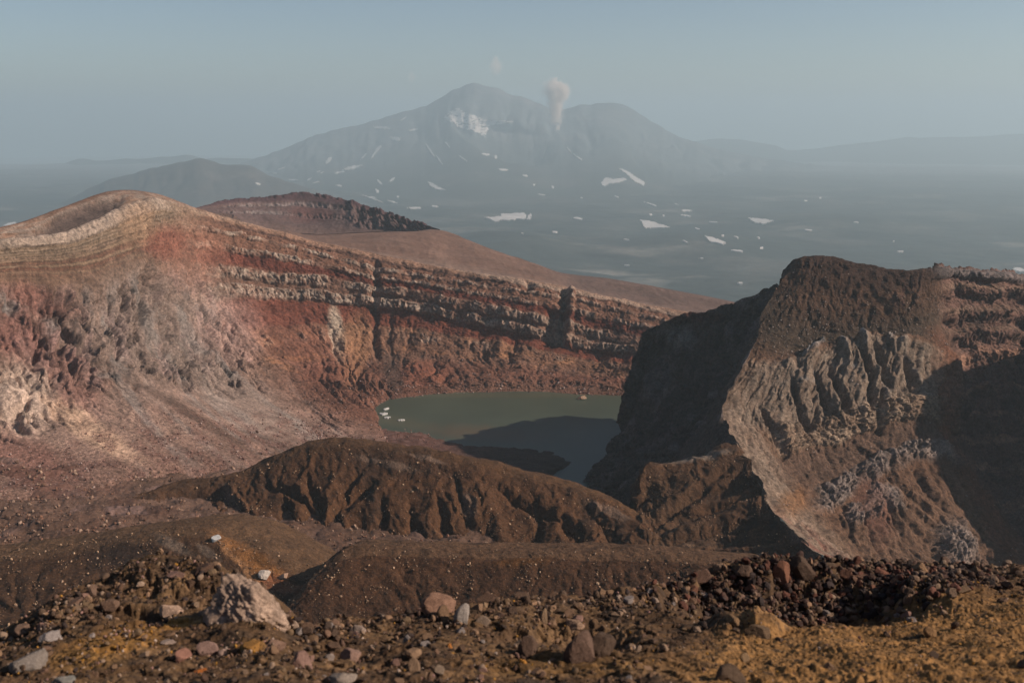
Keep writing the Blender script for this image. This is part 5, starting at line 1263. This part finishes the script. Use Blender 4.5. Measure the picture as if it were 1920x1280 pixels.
for e in [(712, 343, 11, 5, 45), (735, 338, 9, 6, -40), (707, 359, 6, 7, 60), (746, 370, 4, 4, 0), (778, 391, 17, 5, 0), (815, 388, 10, 4, 0), (700, 374, 26, 2, 20), (1083, 411, 12, 5, 5), (1040, 436, 7, 2.4, 0), (979, 439, 4, 2.4, 20), (1174, 451, 8, 2, 5),
          (1157, 370, 6, 2, 20), (1221, 384, 16, 2.4, 18), (1268, 384, 5, 2, 20), (1090, 372, 3, 4, 0), (1015, 366, 10, 2, 10), (1036, 352, 4, 5, 70), (1001, 347, 3, 4, 0), (1287, 396, 15, 5, 0), (1285, 405.5, 13, 3, 8), (1337, 418, 11, 2, 5), (1306, 430, 7, 2.6, 15),
          (1355, 443, 4, 2.4, 0), (1380, 446, 6, 2, 20), (1422, 447, 4, 2, 10), (1428, 466, 4, 2.4, 0), (1382, 472, 13, 4, 5), (1515, 433, 10, 3, 8), (1605, 418, 6, 2.4, 0), (1675, 454, 4, 2, 0), (1687, 473, 9, 1.6, 0), (1910, 508, 17, 9, 8), (1388, 533, 7, 4, 0), (1175, 499, 6, 1.6, 0),
          (1314, 486, 6, 1.6, 0), (1285, 455, 7, 2.4, 25), (1538, 372, 3, 3, 0), (1510, 377, 6, 1.6, 0), (1244, 405, 3, 2.4, 0), (1220, 403, 4, 2.4, 0), (735, 379, 10, 2, 15), (698, 371, 9, 2.4, 10), (17, 422, 17, 5, -18), (55, 416, 16, 2, -20)]:
    snow('small white snow fleck on the hazy plain', GP, ell=e)
for e in [(527, 317, 9, 3, -20), (516, 326, 4, 2.4, 0), (549, 338, 9, 2.6, 0), (580, 337, 6, 3, -25), (592, 343, 8, 2, -15), (598, 322, 5, 2, -20), (603, 325, 5, 2, -30), (637, 324, 11, 3, -10), (661, 315, 19, 6, -12), (636, 349, 7, 4, 10), (616, 301, 9, 7, -50), (682, 294, 10, 3, -50),
          (703, 288, 16, 4, -55), (709, 280, 9, 6, -40), (716, 240, 18, 5, 5), (742, 261, 11, 7, 10), (775, 244, 10, 3.4, -10), (756, 224, 8, 3, -35), (806, 282, 18, 4, 55), (824, 301, 11, 2.4, 55), (838, 271, 8, 3, 50), (868, 298, 11, 2, 35), (910, 290, 8, 4, 5), (943, 319, 10, 3, 3),
          (984, 330, 6, 2.4, 10), (929, 295, 3, 7, 0), (1067, 282, 8, 2, 50), (1087, 298, 8, 3, 35), (1078, 292, 6, 2, 40)]:
    snow('small snow streak in a gully of the volcano', GV, ell=(e[0], e[1], e[2] * 1.25, e[3] * 1.3, e[4]))
snow('lone snow fleck on the right foot of the dark foothill', 'large snow patches', ell=(483, 345, 6, 3, 10))

# ------------------------------------------------------------------ steam
def steam_material(name, dens, profile, wob, scale):
    """soft-edged vapour inside a unit capsule: profile = [(height 0-1, radius 0-1)], wob = billow"""
    m = bpy.data.materials.new(name); m.use_nodes = True; t = m.node_tree; t.nodes.clear(); L = t.links.new
    nd = lambda k: t.nodes.new(k)
    def mth(op, a, b_=None):
        q = nd('ShaderNodeMath'); q.operation = op
        for i, v_ in enumerate((a, b_)):
            if v_ is None: continue
            if isinstance(v_, (int, float)): q.inputs[i].default_value = v_
            else: L(v_, q.inputs[i])
        return q.outputs[0]
    o_ = nd('ShaderNodeOutputMaterial'); v_ = nd('ShaderNodeVolumePrincipled')
    v_.inputs['Color'].default_value = (1.0, 0.88, 0.79, 1); v_.inputs['Anisotropy'].default_value = 0.1
    tc_ = nd('ShaderNodeTexCoord'); n_ = nd('ShaderNodeTexNoise'); n_.inputs['Scale'].default_value = scale; n_.inputs['Detail'].default_value = 4; n_.inputs['Roughness'].default_value = 0.6
    L(tc_.outputs['Object'], n_.inputs['Vector'])
    sub = nd('ShaderNodeVectorMath'); sub.operation = 'SUBTRACT'; L(n_.outputs['Color'], sub.inputs[0]); sub.inputs[1].default_value = (0.5, 0.5, 0.5)
    sc = nd('ShaderNodeVectorMath'); sc.operation = 'SCALE'; L(sub.outputs[0], sc.inputs[0]); sc.inputs['Scale'].default_value = wob
    ad = nd('ShaderNodeVectorMath'); ad.operation = 'ADD'; L(tc_.outputs['Object'], ad.inputs[0]); L(sc.outputs[0], ad.inputs[1])
    sp = nd('ShaderNodeSeparateXYZ'); L(ad.outputs[0], sp.inputs[0])
    r_ = mth('SQRT', mth('ADD', mth('MULTIPLY', sp.outputs[0], sp.outputs[0]), mth('MULTIPLY', sp.outputs[1], sp.outputs[1])))
    hgt = mth('ADD', mth('MULTIPLY', sp.outputs[2], 0.5), 0.5)
    fc = nd('ShaderNodeFloatCurve'); cv = fc.mapping.curves[0]
    while len(cv.points) < len(profile): cv.points.new(0.5, 0.5)
    for p_, (a, b_) in zip(cv.points, profile): p_.location = (a, b_)
    fc.mapping.update(); L(hgt, fc.inputs['Value'])
    q = mth('SUBTRACT', 1.0, mth('DIVIDE', r_, mth('MAXIMUM', fc.outputs[0], 0.01)))
    mr = nd('ShaderNodeMapRange'); mr.interpolation_type = 'SMOOTHSTEP'; mr.inputs[1].default_value = 0.0; mr.inputs[2].default_value = 0.9; mr.inputs[3].default_value = 0; mr.inputs[4].default_value = dens
    L(q, mr.inputs[0]); L(mr.outputs[0], v_.inputs['Density']); L(v_.outputs[0], o_.inputs['Volume'])
    return m
def plume(name, px, py, rx, ry, Yd, mat, label, cat):
    bm = bmesh.new(); bmesh.ops.create_cone(bm, cap_ends=True, segments=24, radius1=1.0, radius2=1.0, depth=2.0)
    me = bpy.data.meshes.new(name); bm.to_mesh(me); bm.free(); me.materials.append(mat)
    o = bpy.data.objects.new(name, me); o.location = at(px, py, Yd); o.scale = (rx * Yd / FPX, rx * Yd / FPX, ry * Yd / FPX); col.objects.link(o)
    tag(o, label, cat, None, 'stuff')
plume('steam_plume', 1043, 196, 44, 48, 13600, steam_material('steam', 0.04, [(0, 0.10), (0.12, 0.17), (0.3, 0.27), (0.48, 0.36), (0.62, 0.56), (0.76, 0.64), (0.9, 0.42), (1.0, 0.0)], 0.95, 3.0), 'pinkish white steam rising from the volcano crater', 'steam')
PUFF = steam_material('thin_steam', 0.006, [(0, 0.0), (0.25, 0.55), (0.5, 0.8), (0.75, 0.55), (1.0, 0.0)], 0.7, 1.3)
plume('cloud_puff', 930, 124, 21, 19, 15500, PUFF, 'faint pale puff of cloud hanging above the volcano summit', 'cloud')
plume('cloud_puff', 772, 145, 13, 11, 15800, PUFF, 'smallest faintest puff of cloud left of the volcano summit', 'cloud')
